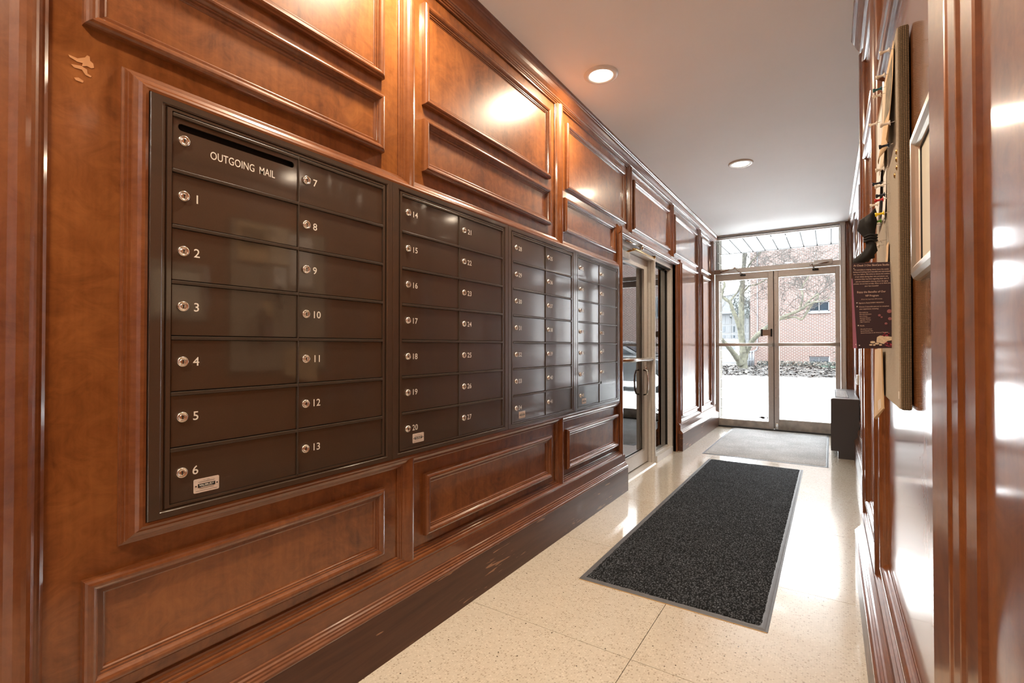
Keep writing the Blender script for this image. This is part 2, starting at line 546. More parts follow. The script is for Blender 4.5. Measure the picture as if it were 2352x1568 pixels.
def text_mb(mb, s, origin_, right, up, size, align='CENTER', mi=0, th=0.0004, width=None, offset=0.0):
    key = (s, round(offset, 4))
    if key not in _text_cache:
        cu = bpy.data.curves.new('t', 'FONT')
        cu.body = s; cu.size = 1.0; cu.resolution_u = 3; cu.offset = offset
        to = bpy.data.objects.new('t', cu)
        C.objects.link(to)
        dg = bpy.context.evaluated_depsgraph_get()
        me = bpy.data.meshes.new_from_object(to.evaluated_get(dg))
        vs = [v.co.copy() for v in me.vertices]; fs = [list(p.vertices) for p in me.polygons]
        bpy.data.objects.remove(to); bpy.data.curves.remove(cu); bpy.data.meshes.remove(me)
        _text_cache[key] = (vs, fs)
    vs, fs = _text_cache[key]
    if not vs:
        return
    x0 = min(v.x for v in vs); x1 = max(v.x for v in vs)
    r = Vector(right).normalized(); u = Vector(up).normalized(); n = r.cross(u)
    sx = size if width is None else width / (x1 - x0)
    shift = {'CENTER': (x0 + x1) / 2, 'LEFT': x0, 'RIGHT': x1}[align]
    o = Vector(origin_)
    mb.add([o + r * (v.x - shift) * sx + u * v.y * size + n * th for v in vs], fs, mi)

def frame_mb(mb, x, sg, y0, y1, z0, z1, prof, zk=1.0, mi=0):
    """mitred rectangular moulding on the wall plane x, standing out along sg; prof = (inset, height)"""
    loops = []
    for d, h in prof:
        dz = d * zk
        xx = x + sg * h
        loops.append([(xx, y0 + d, z0 + dz), (xx, y1 - d, z0 + dz), (xx, y1 - d, z1 - dz), (xx, y0 + d, z1 - dz)])
    for a, b in zip(loops, loops[1:]):
        vs = a + b
        mb.add(vs, [(i, (i + 1) % 4, 4 + (i + 1) % 4, 4 + i) for i in range(4)], mi)
    return mb

BOL = [(0, 0), (0.0, 0.014), (0.002, 0.019), (0.006, 0.0225), (0.011, 0.0245), (0.016, 0.024), (0.021, 0.021), (0.025, 0.0165), (0.0265, 0.0125),
       (0.031, 0.0125), (0.032, 0.0085), (0.036, 0.0085), (0.038, 0.005), (0.041, 0.0035), (0.042, 0.0)]
DIV = [(-0.040, 0), (-0.040, 0.005), (-0.037, 0.007), (-0.033, 0.008), (-0.032, 0.011), (-0.027, 0.012), (-0.026, 0.015), (-0.021, 0.0165),
       (-0.019, 0.0185), (-0.010, 0.0215), (-0.002, 0.0265), (0.006, 0.030), (0.014, 0.031), (0.021, 0.029), (0.026, 0.0235), (0.028, 0.018), (0.031, 0.017),
       (0.032, 0.012), (0.037, 0.011), (0.038, 0.006), (0.040, 0.005), (0.040, 0)]

# ------------------------------------------------------------------ floor and ceiling
XL, XR, XR2 = -1.335, 0.155, 0.245          # wall planes: left, right near, right beyond the corner
YE = 7.08                                   # inner face of the entrance
def structure(name, mb, m, **kw):
    return obj(name, mb, m, kind='structure', **kw)
floor = structure('floor', MB().box(-1.44, 0.34, YB, YE + 0.12, -0.10, -0.004).box(-3.4, -1.44, 2.3, YE + 0.12, -0.10, -0.004), 'joint', org=(0, 0, 0))
xs = [-3.4, -2.297, -1.440, -0.583, 0.33]
ys = [YB, -2.651, -1.794, -0.937, -0.080, 0.777, 1.633, 2.490, 3.347, 4.204, 5.061, 5.918, 6.775, YE + 0.12]
g = 0.0012
for i in range(len(xs) - 1):
    for j in range(len(ys) - 1):
        if xs[i + 1] < -1.5 and not (2.4 < ys[j + 1] < 6.9):
            continue
        obj('terrazzo_slab', MB().box(xs[i] + g, xs[i + 1] - g, ys[j] + g, ys[j + 1] - g, -0.02, 0), 'terrazzo', floor)
ceil = structure('ceiling', MB().box(-1.48, 0.36, YB, YE + 0.12, H, H + 0.12).box(-3.4, -1.48, 2.3, YE + 0.12, H, H + 0.12), 'ceiling')

# ------------------------------------------------------------------ left wall
MY0, MY1, MZ0, MZ1 = 0.468, 3.422, 0.680, 1.667      # mailbox opening
OY0, OY1, OZ = 3.535, 5.105, 1.93                    # side entrance opening
w = MB()
w.box(XL - 0.14, XL, YB, MY0, 0, H)
w.box(XL - 0.14, XL, MY0, MY1, 0, MZ0)
w.box(XL - 0.14, XL, MY0, MY1, MZ1, H)
w.box(XL - 0.14, XL, MY1, OY0, 0, H)
w.box(XL - 0.14, XL, OY0, OY1, OZ, H)
w.box(XL - 0.14, XL, OY1, YE - 0.005, 0, H)
wall_left = structure('wall_left', w, 'wood', org=(XL, 0, 0))

def panel(wall, x, sg, y0, y1, z0, z1):
    f = obj('wall_panel', MB().box(x - sg * 0.002, x + sg * 0.0025, y0 + 0.036, y1 - 0.036, z0 + 0.036, z1 - 0.036), 'wood', wall)
    obj('panel_moulding', frame_mb(MB(), x, sg, y0, y1, z0, z1, BOL), 'trim', f)
UP = [(-1.06, -0.02), (0.354, 1.182), (1.385, 2.405), (2.610, 3.612), (3.806, 4.850), (5.032, 6.050), (6.256, 6.800)]
for y0, y1 in UP:
    panel(wall_left, XL, 1, y0, y1, 2.03, 2.432)
for y0, y1 in ((0.354, 1.182), (1.385, 2.405), (2.586, 3.395)):
    panel(wall_left, XL, 1, y0, y1, 1.768, 1.973)
for y0, y1 in ((0.361, 1.187), (1.395, 2.412), (2.614, 3.440)):
    panel(wall_left, XL, 1, y0, y1, 0.345, 0.583)
for y0, y1 in ((5.282, 6.062), (6.300, 6.805)):
    panel(wall_left, XL, 1, y0, y1, 0.345, 1.975)

def vdivider(wall, x, sg, yc, z0, z1, k=1.0):
    obj('bay_divider', MB().prism(DIV, z0, z1, lambda p, q, t: (x + sg * q * 0.98, yc + p * k, t)), 'trim', wall)
def hdivider(wall, x, sg, zc, y0, y1, flip=1, k=1.0):
    obj('rail_moulding', MB().prism(DIV, y0, y1, lambda p, q, t: (x + sg * q, t, zc + flip * p * k)), 'trim_h', wall)
for yc in (1.297, 2.512):
    vdivider(wall_left, XL, 1, yc, 1.668, 2.50)
    vdivider(wall_left, XL, 1, yc, 0.262, 0.679)
for yc in (3.705, 4.935):
    vdivider(wall_left, XL, 1, yc, 1.985, 2.50)
vdivider(wall_left, XL, 1, 6.160, 0.262, 2.50)
vdivider(wall_left, XL, 1, 6.93, 0.262, 2.50)
# surround of the mailbox bank: one mitred frame, thick edge inward
SUR = [(0, 0), (0, 0.005), (0.004, 0.007), (0.0045, 0.011), (0.009, 0.012), (0.010, 0.016), (0.015, 0.017), (0.017, 0.020), (0.025, 0.024), (0.031, 0.030),
       (0.037, 0.032), (0.043, 0.031), (0.0455, 0.026), (0.046, 0.0)]
obj('mailbox_surround', frame_mb(MB(), XL, 1, MY0 - 0.045, MY1 + 0.045, MZ0 - 0.045, MZ1 + 0.045, SUR), 'trim_h', wall_left)
# base cap moulding under the bays and the frieze moulding below the crown
for a, b in ((YB, 3.50), (5.13, YE - 0.005)):
    obj('base_cap_moulding', MB().prism([(0, 0), (0.032, 0), (0.033, 0.010), (0.030, 0.016), (0.022, 0.018), (0.0215, 0.024), (0.015, 0.026), (0.0145, 0.032), (0.008, 0.034), (0.0075, 0.040), (0, 0.042)],
        a, b, lambda p, q, t: (XL + p, t, 0.268 + q)), 'trim_h', wall_left)
# casing round the side entrance
for yc, kk in ((3.500, 1.0), (5.172, 1.0)):
    obj('door_casing', MB().prism([(p, q * 1.15) for p, q in DIV], 0.262 if kk else 0, 1.985, lambda p, q, t: (XL + q, yc + p * (1 if yc > 4 else -1), t)), 'trim', wall_left)
obj('door_casing', MB().prism(DIV, 3.462, 5.212, lambda p, q, t: (XL + q, t, 1.962 - p)), 'trim_h', wall_left)
obj('door_jamb', MB().box(XL - 0.14, XL + 0.012, OY0 - 0.012, OY0, 0, OZ), 'trim', wall_left)
obj('door_jamb', MB().box(XL - 0.14, XL + 0.012, OY1, OY1 + 0.03, 0, OZ), 'trim', wall_left)
# wide pilaster casing at the camera end
PIL = [(0.300, 0), (0.300, 0.007), (0.294, 0.011), (0.290, 0.011), (0.289, 0.016), (0.284, 0.017), (0.283, 0.022), (0.278, 0.026), (0.270, 0.035), (0.262, 0.037), (0.252, 0.034),
       (0.240, 0.026), (0.222, 0.019), (0.205, 0.019), (0.196, 0.024), (0.194, 0.030), (0.186, 0.032), (0.178, 0.030), (0.176, 0.024), (0.168, 0.023), (0.166, 0.013), (0.15, 0.011), (0.14, 0)]
obj('corner_pilaster', MB().prism(PIL, 0.262, 2.5, lambda p, q, t: (XL + q, p, t)), 'trim', wall_left)
# pale scuff on the veneer beside the pilaster
sc = MB()
for strokes in ([(157, 125), (178, 134), (195, 132), (200, 127), (206, 130), (207, 140), (214, 146), (216, 156), (209, 157), (200, 152), (188, 152), (190, 145), (178, 142), (160, 131)],
                [(163, 147), (186, 151), (200, 160), (201, 169), (210, 175), (208, 178), (196, 172), (188, 160), (170, 155)], [(170, 178), (180, 178), (192, 186), (190, 190), (174, 184)]):
    pts = [atx(u, v, XL + 0.0006) for u, v in strokes]
    sc.poly(pts, (1, 0, 0), 0.0004)
obj('scuff_mark', sc, 'scuff', wall_left)

CROWN = [(0, 0), (0.010, 0), (0.011, 0.006), (0.016, 0.008), (0.016, 0.013), (0.021, 0.015), (0.0215, 0.021), (0.026, 0.023), (0.0265, 0.030), (0.031, 0.036), (0.038, 0.047), (0.044, 0.060),
         (0.047, 0.072), (0.051, 0.074), (0.052, 0.082), (0.057, 0.085), (0.060, 0.092), (0.060, 0.098), (0, 0.098)]
def crown(name, x, sg, a, b):
    return structure(name, MB().prism(CROWN, a, b, lambda p, q, t: (x + sg * p, t, H - 0.098 + q)), 'trim_h')
crown('trim_1', XL, 1, YB, YE - 0.005)
crown('trim_2', XR, -1, YB, 2.905)
crown('trim_3', XR2, -1, 2.935, YE - 0.005)
BASE = [(0, 0), (0.059, 0), (0.059, 0.178), (0.061, 0.182), (0.060, 0.188), (0.055, 0.192), (0.054, 0.197), (0.049, 0.199), (0.048, 0.204), (0.042, 0.207), (0.041, 0.213), (0.036, 0.215), (0.035, 0.268), (0, 0.268)]
def baseboard(name, x, sg, a, b):
    o = structure(name, MB().prism(BASE[:3] + [(0, 0.178)], a, b, lambda p, q, t: (x + sg * p, t, q)), 'plinth')
    obj('base_moulding', MB().prism([(0, 0.1782)] + [(p, max(q, 0.1782)) for p, q in BASE[2:]], a, b, lambda p, q, t: (x + sg * p, t, q)), 'trim_h', o)
    return o
baseboard('baseboard_left', XL, 1, YB, 3.532)
baseboard('baseboard_left_far', XL, 1, 5.150, YE - 0.005)
baseboard('baseboard_right', XR, -1, -1.5, 2.905)
baseboard('baseboard_right_far', XR2, -1, 2.935, YE - 0.005)

# ------------------------------------------------------------------ right wall
w = MB()
w.box(XR, XR + 0.2, YB, -3.2, 0, H)
w.box(XR, XR + 0.2, -3.2, -1.5, 0, 0.10)
w.box(XR, XR + 0.2, -3.2, -1.5, 2.45, H)
w.box(XR, XR + 0.2, -1.5, 2.93, 0, H)
w.box(XR2, XR2 + 0.11, 2.93, YE - 0.005, 0, H)
wall_right = structure('wall_right', w, 'wood', org=(XR, 0, 0))
for y0, y1 in ((2.235, 2.80), (0.895, 2.00), (-0.15, 0.35)):
    panel(wall_right, XR, -1, y0, y1, 2.03, 2.432)
    panel(wall_right, XR, -1, y0, y1, 0.345, 1.975)
for y0, y1 in ((3.06, 3.90), (4.10, 5.10), (5.30, 6.20), (6.38, 6.90)):
    panel(wall_right, XR2, -1, y0, y1, 2.03, 2.432)
    panel(wall_right, XR2, -1, y0, y1, 0.345, 1.975)
for yc in (2.115, 2.876):
    vdivider(wall_right, XR, -1, yc, 0.262, 2.50)
for yc in (4.0, 5.2, 6.29):
    vdivider(wall_right, XR2, -1, yc, 0.262, 2.50)
for x, a, b in ((XR, -1.5, 2.905), (XR2, 2.935, YE - 0.005)):
    obj('base_cap_moulding', MB().prism([(0, 0), (0.032, 0), (0.033, 0.010), (0.030, 0.016), (0.022, 0.018), (0.0215, 0.024), (0.015, 0.026), (0.0145, 0.032), (0.008, 0.034), (0.0075, 0.040), (0, 0.042)],
        a, b, lambda p, q, t: (x - p, t, 0.268 + q)), 'trim_h', wall_right)
PIR = [(0.795, 0), (0.7955, 0.006), (0.799, 0.0085), (0.836, 0.0130), (0.8395, 0.0165), (0.842, 0.0175), (0.864, 0.0205), (0.8675, 0.0228), (0.871, 0.0238), (0.930, 0.0314), (0.938, 0.0300), (0.941, 0.026), (0.941, 0)]
obj('corner_pilaster', MB().prism(PIR, 0.262, 2.5, lambda p, q, t: (XR - q, p, t)), 'trim', wall_right)
wall_back = structure('wall_back', MB().box(XL - 0.14, XR + 0.2, YB - 0.1, YB, 0, H), 'wood')
WY0, WY1, WZ0, WZ1 = -3.2, -1.5, 0.10, 2.45      # window added out of view behind the camera for fill daylight
fill_win = structure('added_fill_window', MB().box(XR + 0.06, XR + 0.12, WY0, WY0 + 0.05, WZ0, WZ1).box(XR + 0.06, XR + 0.12, WY1 - 0.05, WY1, WZ0, WZ1).box(XR + 0.06, XR + 0.12, WY0 + 0.05, WY1 - 0.05, WZ1 - 0.05, WZ1).box(XR + 0.06, XR + 0.12, WY0 + 0.05, WY1 - 0.05, WZ0, WZ0 + 0.08)
    .box(XR + 0.06, XR + 0.12, -2.37, -2.33, WZ0 + 0.08, WZ1 - 0.05), 'alum_light')
obj('window_pane', MB().box(XR + 0.087, XR + 0.093, WY0 + 0.05, -2.37, WZ0 + 0.08, WZ1 - 0.05), 'glass', fill_win)
obj('window_pane', MB().box(XR + 0.087, XR + 0.093, -2.33, WY1 - 0.05, WZ0 + 0.08, WZ1 - 0.05), 'glass', fill_win)
structure('added_bounce_pavement', MB().box(1.0, 40, -30, 5.0, -0.3, -0.12), 'lot')  # unseen ground added to bounce daylight through the fill window onto the ceiling

# ------------------------------------------------------------------ entrance front (storefront with double door)
w = MB()
w.box(0.160, XR2 + 0.11, YE, YE + 0.12, 0, H)
w.box(-1.475, -1.337, YE, YE + 0.12, 0, H)
wall_far = structure('wall_far', w, 'wood')
obj('door_casing', MB().prism([(0, 0), (0.003, 0.008), (0.012, 0.012), (0.030, 0.012), (0.034, 0.018), (0.055, 0.022), (0.072, 0.018), (0.078, 0.012), (0.0795, 0)], 0, H, lambda p, q, t: (0.162 + p, YE - q, t)), 'trim', wall_far)
fy0, fy1 = YE, YE + 0.10
fr = MB()
fr.box(-1.336, -1.329, fy0, fy1, 0, 2.552)
fr.box(0.107, 0.159, fy0 - 0.01, fy1, 0, 2.552)
fr.box(-1.336, 0.159, fy0, fy1, 2.552, 2.59)
entrance_frame = structure('trim_4', fr, 'alum_light')
obj('frame_lip', MB().box(0.113, 0.122, fy0 - 0.016, fy0 - 0.009, 0.02, 2.55).box(0.150, 0.158, fy0 - 0.016, fy0 - 0.009, 0.02, 2.55), 'alum', entrance_frame)
obj('door_sill', MB().box(-1.336, 0.159, fy0 - 0.03, fy1 + 0.03, 0.0, 0.010), 'gasket', entrance_frame)
obj('head_shadow_gap', MB().box(-1.318, 0.105, fy0 - 0.003, fy0 + 0.001, 2.565, 2.572), 'gasket', entrance_frame)
win1 = structure('window_1', MB().box(-1.3285, 0.106, fy0 - 0.012, fy1, 2.072, 2.126).box(-1.3285, 0.106, fy0 + 0.03, fy0 + 0.06, 2.126, 2.136).box(-1.3285, 0.106, fy0 + 0.03, fy0 + 0.06, 2.542, 2.551)
    .box(-1.3285, -1.322, fy0 + 0.03, fy0 + 0.06, 2.136, 2.542).box(0.096, 0.106, fy0 + 0.03, fy0 + 0.06, 2.136, 2.542), 'alum_light')
obj('window_pane', MB().box(-1.322, 0.096, fy0 + 0.043, fy0 + 0.047, 2.136, 2.542), 'glass', win1)

def leaf(name, x0, x1, sl, sr, zb, hinge_left):
    y0, y1 = fy0 + 0.012, fy0 + 0.057
    d = MB()
    d.box(x0, x0 + sl, y0, y1, 0.014, 2.066, bev=0.002)
    d.box(x1 - sr, x1, y0, y1, 0.014, 2.066, bev=0.002)
    d.box(x0 + sl, x1 - sr, y0, y1, 1.982, 2.066, bev=0.002)
    o = structure(name, d, 'alum')
    obj('kick_rail', MB().box(x0 + sl, x1 - sr, y0 + 0.001, y1, 0.014, zb, bev=0.002), 'alum_worn', o)
    gx0, gx1, gz0, gz1 = x0 + sl, x1 - sr, zb, 1.982
    obj('glazing_bead', MB().box(gx0, gx0 + 0.006, y0 + 0.004, y1, gz0, gz1).box(gx1 - 0.006, gx1, y0 + 0.004, y1, gz0, gz1).box(gx0, gx1, y0 + 0.004, y1, gz0, gz0 + 0.006).box(gx0, gx1, y0 + 0.004, y1, gz1 - 0.006, gz1), 'alum_light', o)
    obj('door_pane', MB().box(gx0 + 0.003, gx1 - 0.003, y0 + 0.020, y0 + 0.024, gz0 + 0.003, gz1 - 0.003), 'glass', o)
    zbar = 1.107
    pb = MB()
    pb.prism([(0.021 * math.cos(a), 0.021 * math.sin(a)) for a in [i * math.pi / 6 for i in range(12)]], x0 + 0.012, x1 - 0.012, lambda p, q, t: (t, y0 - 0.045 + p * 0.7, zbar + q), smooth=True)
    bar = obj('push_bar', pb, 'alum_light', o)
    obj('bar_bracket', MB().box(x0 + 0.006, x0 + 0.040, y0 - 0.034, y0, zbar - 0.024, zbar + 0.024, bev=0.004).box(x1 - 0.040, x1 - 0.006, y0 - 0.034, y0, zbar - 0.024, zbar + 0.024, bev=0.004), 'alum', bar)
    scr = MB()
    sx = (x0 + 0.012) if hinge_left else (x0 + 0.016)
    for z in (0.42, 0.75, 1.36, 1.62, 1.90, 0.55):
        scr.lathe([(0.0035, 0), (0.0035, 0.0012), (0.0, 0.0015)], (sx, y0, z), (0, -1, 0), 8)
    obj('stile_screw', scr, 'gasket', o)
    return o, y0
d1, dy = leaf('door_1', -1.318, -0.613, 0.042, 0.058, 0.100, True)
d2, dy = leaf('door_2', -0.606, 0.105, 0.050, 0.046, 0.140, False)
obj('centre_gasket', MB().box(-0.613, -0.606, dy + 0.01, dy + 0.04, 0.02, 2.066), 'gasket', d1)
db = obj('latch_case', MB().box(-0.750, -0.632, dy - 0.030, dy, 1.222, 1.302, bev=0.006), 'brown_metal', d1, label='brown latch case')
obj('latch_end_plate', MB().box(-0.757, -0.735, dy - 0.033, dy - 0.001, 1.214, 1.310, bev=0.004).box(-0.644, -0.626, dy - 0.033, dy - 0.001, 1.212, 1.312, bev=0.004), 'gasket', db)
def closer(door, bx0, bx1, z, elbow, shoe, mat):
    b = obj('door_closer', MB().box(bx0, bx1, dy - 0.065, dy - 0.026, z - 0.028, z + 0.028, bev=0.006), mat, door)
    e = Vector(elbow); s = Vector(shoe)
    a0 = Vector(((bx0 + bx1) / 2 if abs(bx1 - e.x) > 0.3 else bx1 - 0.02, dy - 0.05, z - 0.005))
    a = MB()
    a.tube([a0, a0.lerp(e, 0.45), e], [0.011, 0.011, 0.008], 8)
    a.tube([e, e.lerp(s, 0.6), s], [0.007, 0.009, 0.009], 8)
    a.lathe([(0.0, 0.012), (0.015, 0.012), (0.015, -0.012), (0, -0.012)], e, (0, 0, 1), 12)
    a.lathe([(0.0, 0.010), (0.013, 0.010), (0.013, -0.010), (0, -0.010)], a0, (0, 0, 1), 12)
    obj('closer_arm', a, 'steel', b)
    obj('closer_shoe', MB().box(s.x - 0.035, s.x + 0.03, s.y - 0.008, s.y + 0.04, s.z - 0.010, s.z + 0.008, bev=0.004), 'gasket', b)
closer(d1, -1.316, -1.235, 2.092, (-1.045, dy - 0.13, 2.118), (-0.965, dy - 0.028, 2.034), 'brown_metal')
closer(d2, -0.165, 0.030, 2.118, (-0.19, dy - 0.12, 2.085), (-0.145, dy - 0.028, 2.040), 'alum_light')
obj('floor_bolt', MB().box(-0.592, -0.562, dy - 0.022, dy, 0.015, 0.095, bev=0.006).lathe([(0, 0.02), (0.009, 0.018), (0.009, 0)], (-0.577, dy - 0.022, 0.045), (0, -1, 0), 10), 'steel', d2)
st = MB()
cx, cz = -0.725, 0.152
st.lathe([(0.011, 0), (0.020, 0.0), (0.020, 0.0008), (0.011, 0.0008)], (cx + 0.025, dy + 0.019, cz), (0, -1, 0), 20)
st.poly([(cx - 0.075, dy + 0.019, cz - 0.004), (cx - 0.045, dy + 0.019, cz - 0.006), (cx - 0.02, dy + 0.019, cz - 0.016), (cx + 0.004, dy + 0.019, cz - 0.012), (cx + 0.005, dy + 0.019, cz + 0.012), (cx - 0.03, dy + 0.019, cz + 0.016), (cx - 0.05, dy + 0.019, cz + 0.006), (cx - 0.074, dy + 0.019, cz + 0.004)], (0, -1, 0), 0.0008)
obj('door_decal', st, 'dark', d1, label='small dark round-ended decal low on the glass')

# ------------------------------------------------------------------ side entrance in the left wall
xf0, xf1 = -1.470, -1.362
fr = MB()
fr.box(xf0, xf1, OY0, OY0 + 0.045, 0, OZ)
fr.box(xf0, xf1, OY1 - 0.045, OY1, 0, OZ)
fr.box(xf0, xf1, 4.462, 4.512, 0, OZ - 0.05)
fr.box(xf0, xf1, OY0 + 0.045, OY1 - 0.045, OZ - 0.05, OZ)
trim5 = structure('trim_5', fr, 'alum_light')
obj('mullion_rib', MB().box(xf1, xf1 + 0.006, 4.470, 4.478, 0.01, OZ - 0.05).box(xf1 - 0.030, xf1 - 0.022, 4.457, 4.462, 0.01, OZ - 0.05).box(xf1 - 0.062, xf1 - 0.052, 4.456, 4.462, 0.01, OZ - 0.05), 'alum', trim5)
obj('frame_gasket', MB().box(xf1 - 0.075, xf1 - 0.045, OY1 - 0.052, OY1 - 0.045, 0.06, OZ - 0.06).box(xf1 - 0.045, xf1 - 0.010, 4.5125, OY1 - 0.05, OZ - 0.056, OZ - 0.0502), 'gasket', trim5)
obj('door_threshold', MB().prism([(0, 0), (0.13, 0), (0.12, 0.010), (0.01, 0.012)], OY0 + 0.01, 4.47, lambda p, q, t: (-1.345 - p, t, q)), 'alum_light', trim5)
win2 = structure('window_2', MB().box(xf0 + 0.01, xf1 + 0.012, 4.512, OY1 - 0.0455, 0.0, 0.062).box(xf1 - 0.055, xf1 - 0.03, 4.512, OY1 - 0.0455, 0.062, 0.074), 'alum_light')
obj('window_pane', MB().box(xf1 - 0.062, xf1 - 0.056, 4.5125, OY1 - 0.052, 0.074, OZ - 0.057), 'glass_dark', win2)
lx0, lx1 = -1.470, -1.424
d = MB()
d.box(lx0, lx1, 3.585, 3.675, 0.02, OZ - 0.054, bev=0.002)
d.box(lx0, lx1, 4.372, 4.456, 0.02, OZ - 0.054, bev=0.002)
d.box(lx0, lx1, 3.675, 4.372, 1.79, OZ - 0.054, bev=0.002)
d.box(lx0, lx1, 3.675, 4.372, 0.02, 0.135, bev=0.002)
d3 = structure('door_3', d, 'alum_light')
obj('door_pane', MB().box(lx0 + 0.020, lx0 + 0.026, 3.675, 4.372, 0.135, 1.79), 'glass_dark', d3)
obj('glazing_bead', MB().box(lx1 - 0.012, lx1 + 0.001, 4.362, 4.372, 0.135, 1.79).box(lx1 - 0.012, lx1 + 0.001, 3.675, 3.685, 0.135, 1.79).box(lx1 - 0.012, lx1 + 0.001, 3.685, 4.362, 0.135, 0.147), 'alum', d3)
pb = MB()
pb.tube([(lx1 + 0.045, 3.60, 0.970), (lx1 + 0.045, 4.452, 0.962)], 0.0165, 12)
bar = obj('push_bar', pb, 'steel', d3)
obj('bar_bracket', MB().box(lx1, lx1 + 0.05, 4.425, 4.450, 0.942, 0.982, bev=0.004).box(lx1, lx1 + 0.05, 3.60, 3.625, 0.95, 0.99, bev=0.004), 'alum', bar)
obj('pull_handle', MB().tube([(lx1, 4.352, 0.868), (lx1 + 0.03, 4.350, 0.862), (lx1 + 0.04, 4.345, 0.82), (lx1 + 0.043, 4.342, 0.755), (lx1 + 0.04, 4.345, 0.69), (lx1 + 0.03, 4.350, 0.648), (lx1, 4.352, 0.642)], 0.008, 8), 'steel', d3)
obj('lock_cylinder', MB().lathe([(0.019, 0), (0.019, 0.008), (0.014, 0.012), (0.006, 0.012), (0.004, 0.008), (0, 0.008)], (lx1, 4.415, 0.882), (1, 0, 0), 16), 'steel', d3)
cb = obj('door_closer', MB().box(lx1, lx1 + 0.05, 3.62, 3.86, 1.795, 1.855, bev=0.006), 'alum_worn', d3)
obj('closer_arm', MB().tube([(lx1 + 0.03, 3.84, 1.86), (lx1 + 0.075, 3.93, 1.895), (lx1 + 0.062, 4.47, 1.900)], [0.009, 0.007, 0.007], 8).lathe([(0, 0.01), (0.016, 0.01), (0.016, -0.01), (0, -0.01)], (lx1 + 0.06, 3.90, 1.885), (0, 0, 1), 10)
    .lathe([(0, 0.016), (0.016, 0.016), (0.016, -0.01), (0, -0.01)], (lx1 + 0.062, 4.465, 1.905), (0, 0, 1), 10), 'brass', cb, label='brass closer arm')
obj('closer_track', MB().tube([(lx1 + 0.085, 3.66, 1.915), (lx1 + 0.095, 3.98, 1.922)], [0.008, 0.010], 8).lathe([(0, 0.016), (0.018, 0.014), (0.018, -0.02), (0, -0.02)], (lx1 + 0.1, 4.0, 1.915), (0, 0, 1), 10), 'steel', cb)
# small room behind the side door
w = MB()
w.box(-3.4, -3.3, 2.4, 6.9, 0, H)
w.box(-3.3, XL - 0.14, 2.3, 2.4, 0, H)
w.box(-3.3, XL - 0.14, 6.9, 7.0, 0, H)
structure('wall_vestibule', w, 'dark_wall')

# ------------------------------------------------------------------ mailboxes
def lock_mb():
    m = MB()
    m.lathe([(0.0125, 0), (0.0128, 0.002), (0.0118, 0.0062), (0.0103, 0.0070), (0.0088, 0.0062), (0.0072, 0.0048), (0.0068, 0.0048), (0.0066, 0.0060), (0.0045, 0.0062), (0.0, 0.0062)], (0, 0, 0), (1, 0, 0), 20)
    m.box(0.0055, 0.0066, -0.0011, 0.0011, -0.0052, 0.0030, mi=1)
    m.lathe([(0.0021, 0.0058, 1), (0.0021, 0.0067, 1), (0, 0.0067, 1)], (0, 0, 0.0022), (1, 0, 0), 8, mi=1)
    return m
FP = [(0, 0), (0, 0.034), (0.0015, 0.0355), (0.0235, 0.0355), (0.0255, 0.0335), (0.0295, 0.0335), (0.0305, 0.028), (0.034, 0.028), (0.035, 0.0335), (0.0445, 0.0335), (0.0455, 0.020)]
lock_src = None
ULAB = ['dark bronze mailbox bank with the outgoing mail slot, nearest the wide corner pilaster',
        'dark bronze mailbox bank numbered 14 to 27, second from the corner pilaster',
        'dark bronze mailbox bank numbered 28 to 41, third from the corner pilaster',
        'glossy dark mailbox bank numbered 42 to 54, beside the aluminium side door']
def numbers(mb, s, y, z, x, size=0.030):
    text_mb(mb, s, (x, y, z), (0, 1, 0), (0, 0, 1), size, 'CENTER', th=0.0003, offset=0.006)
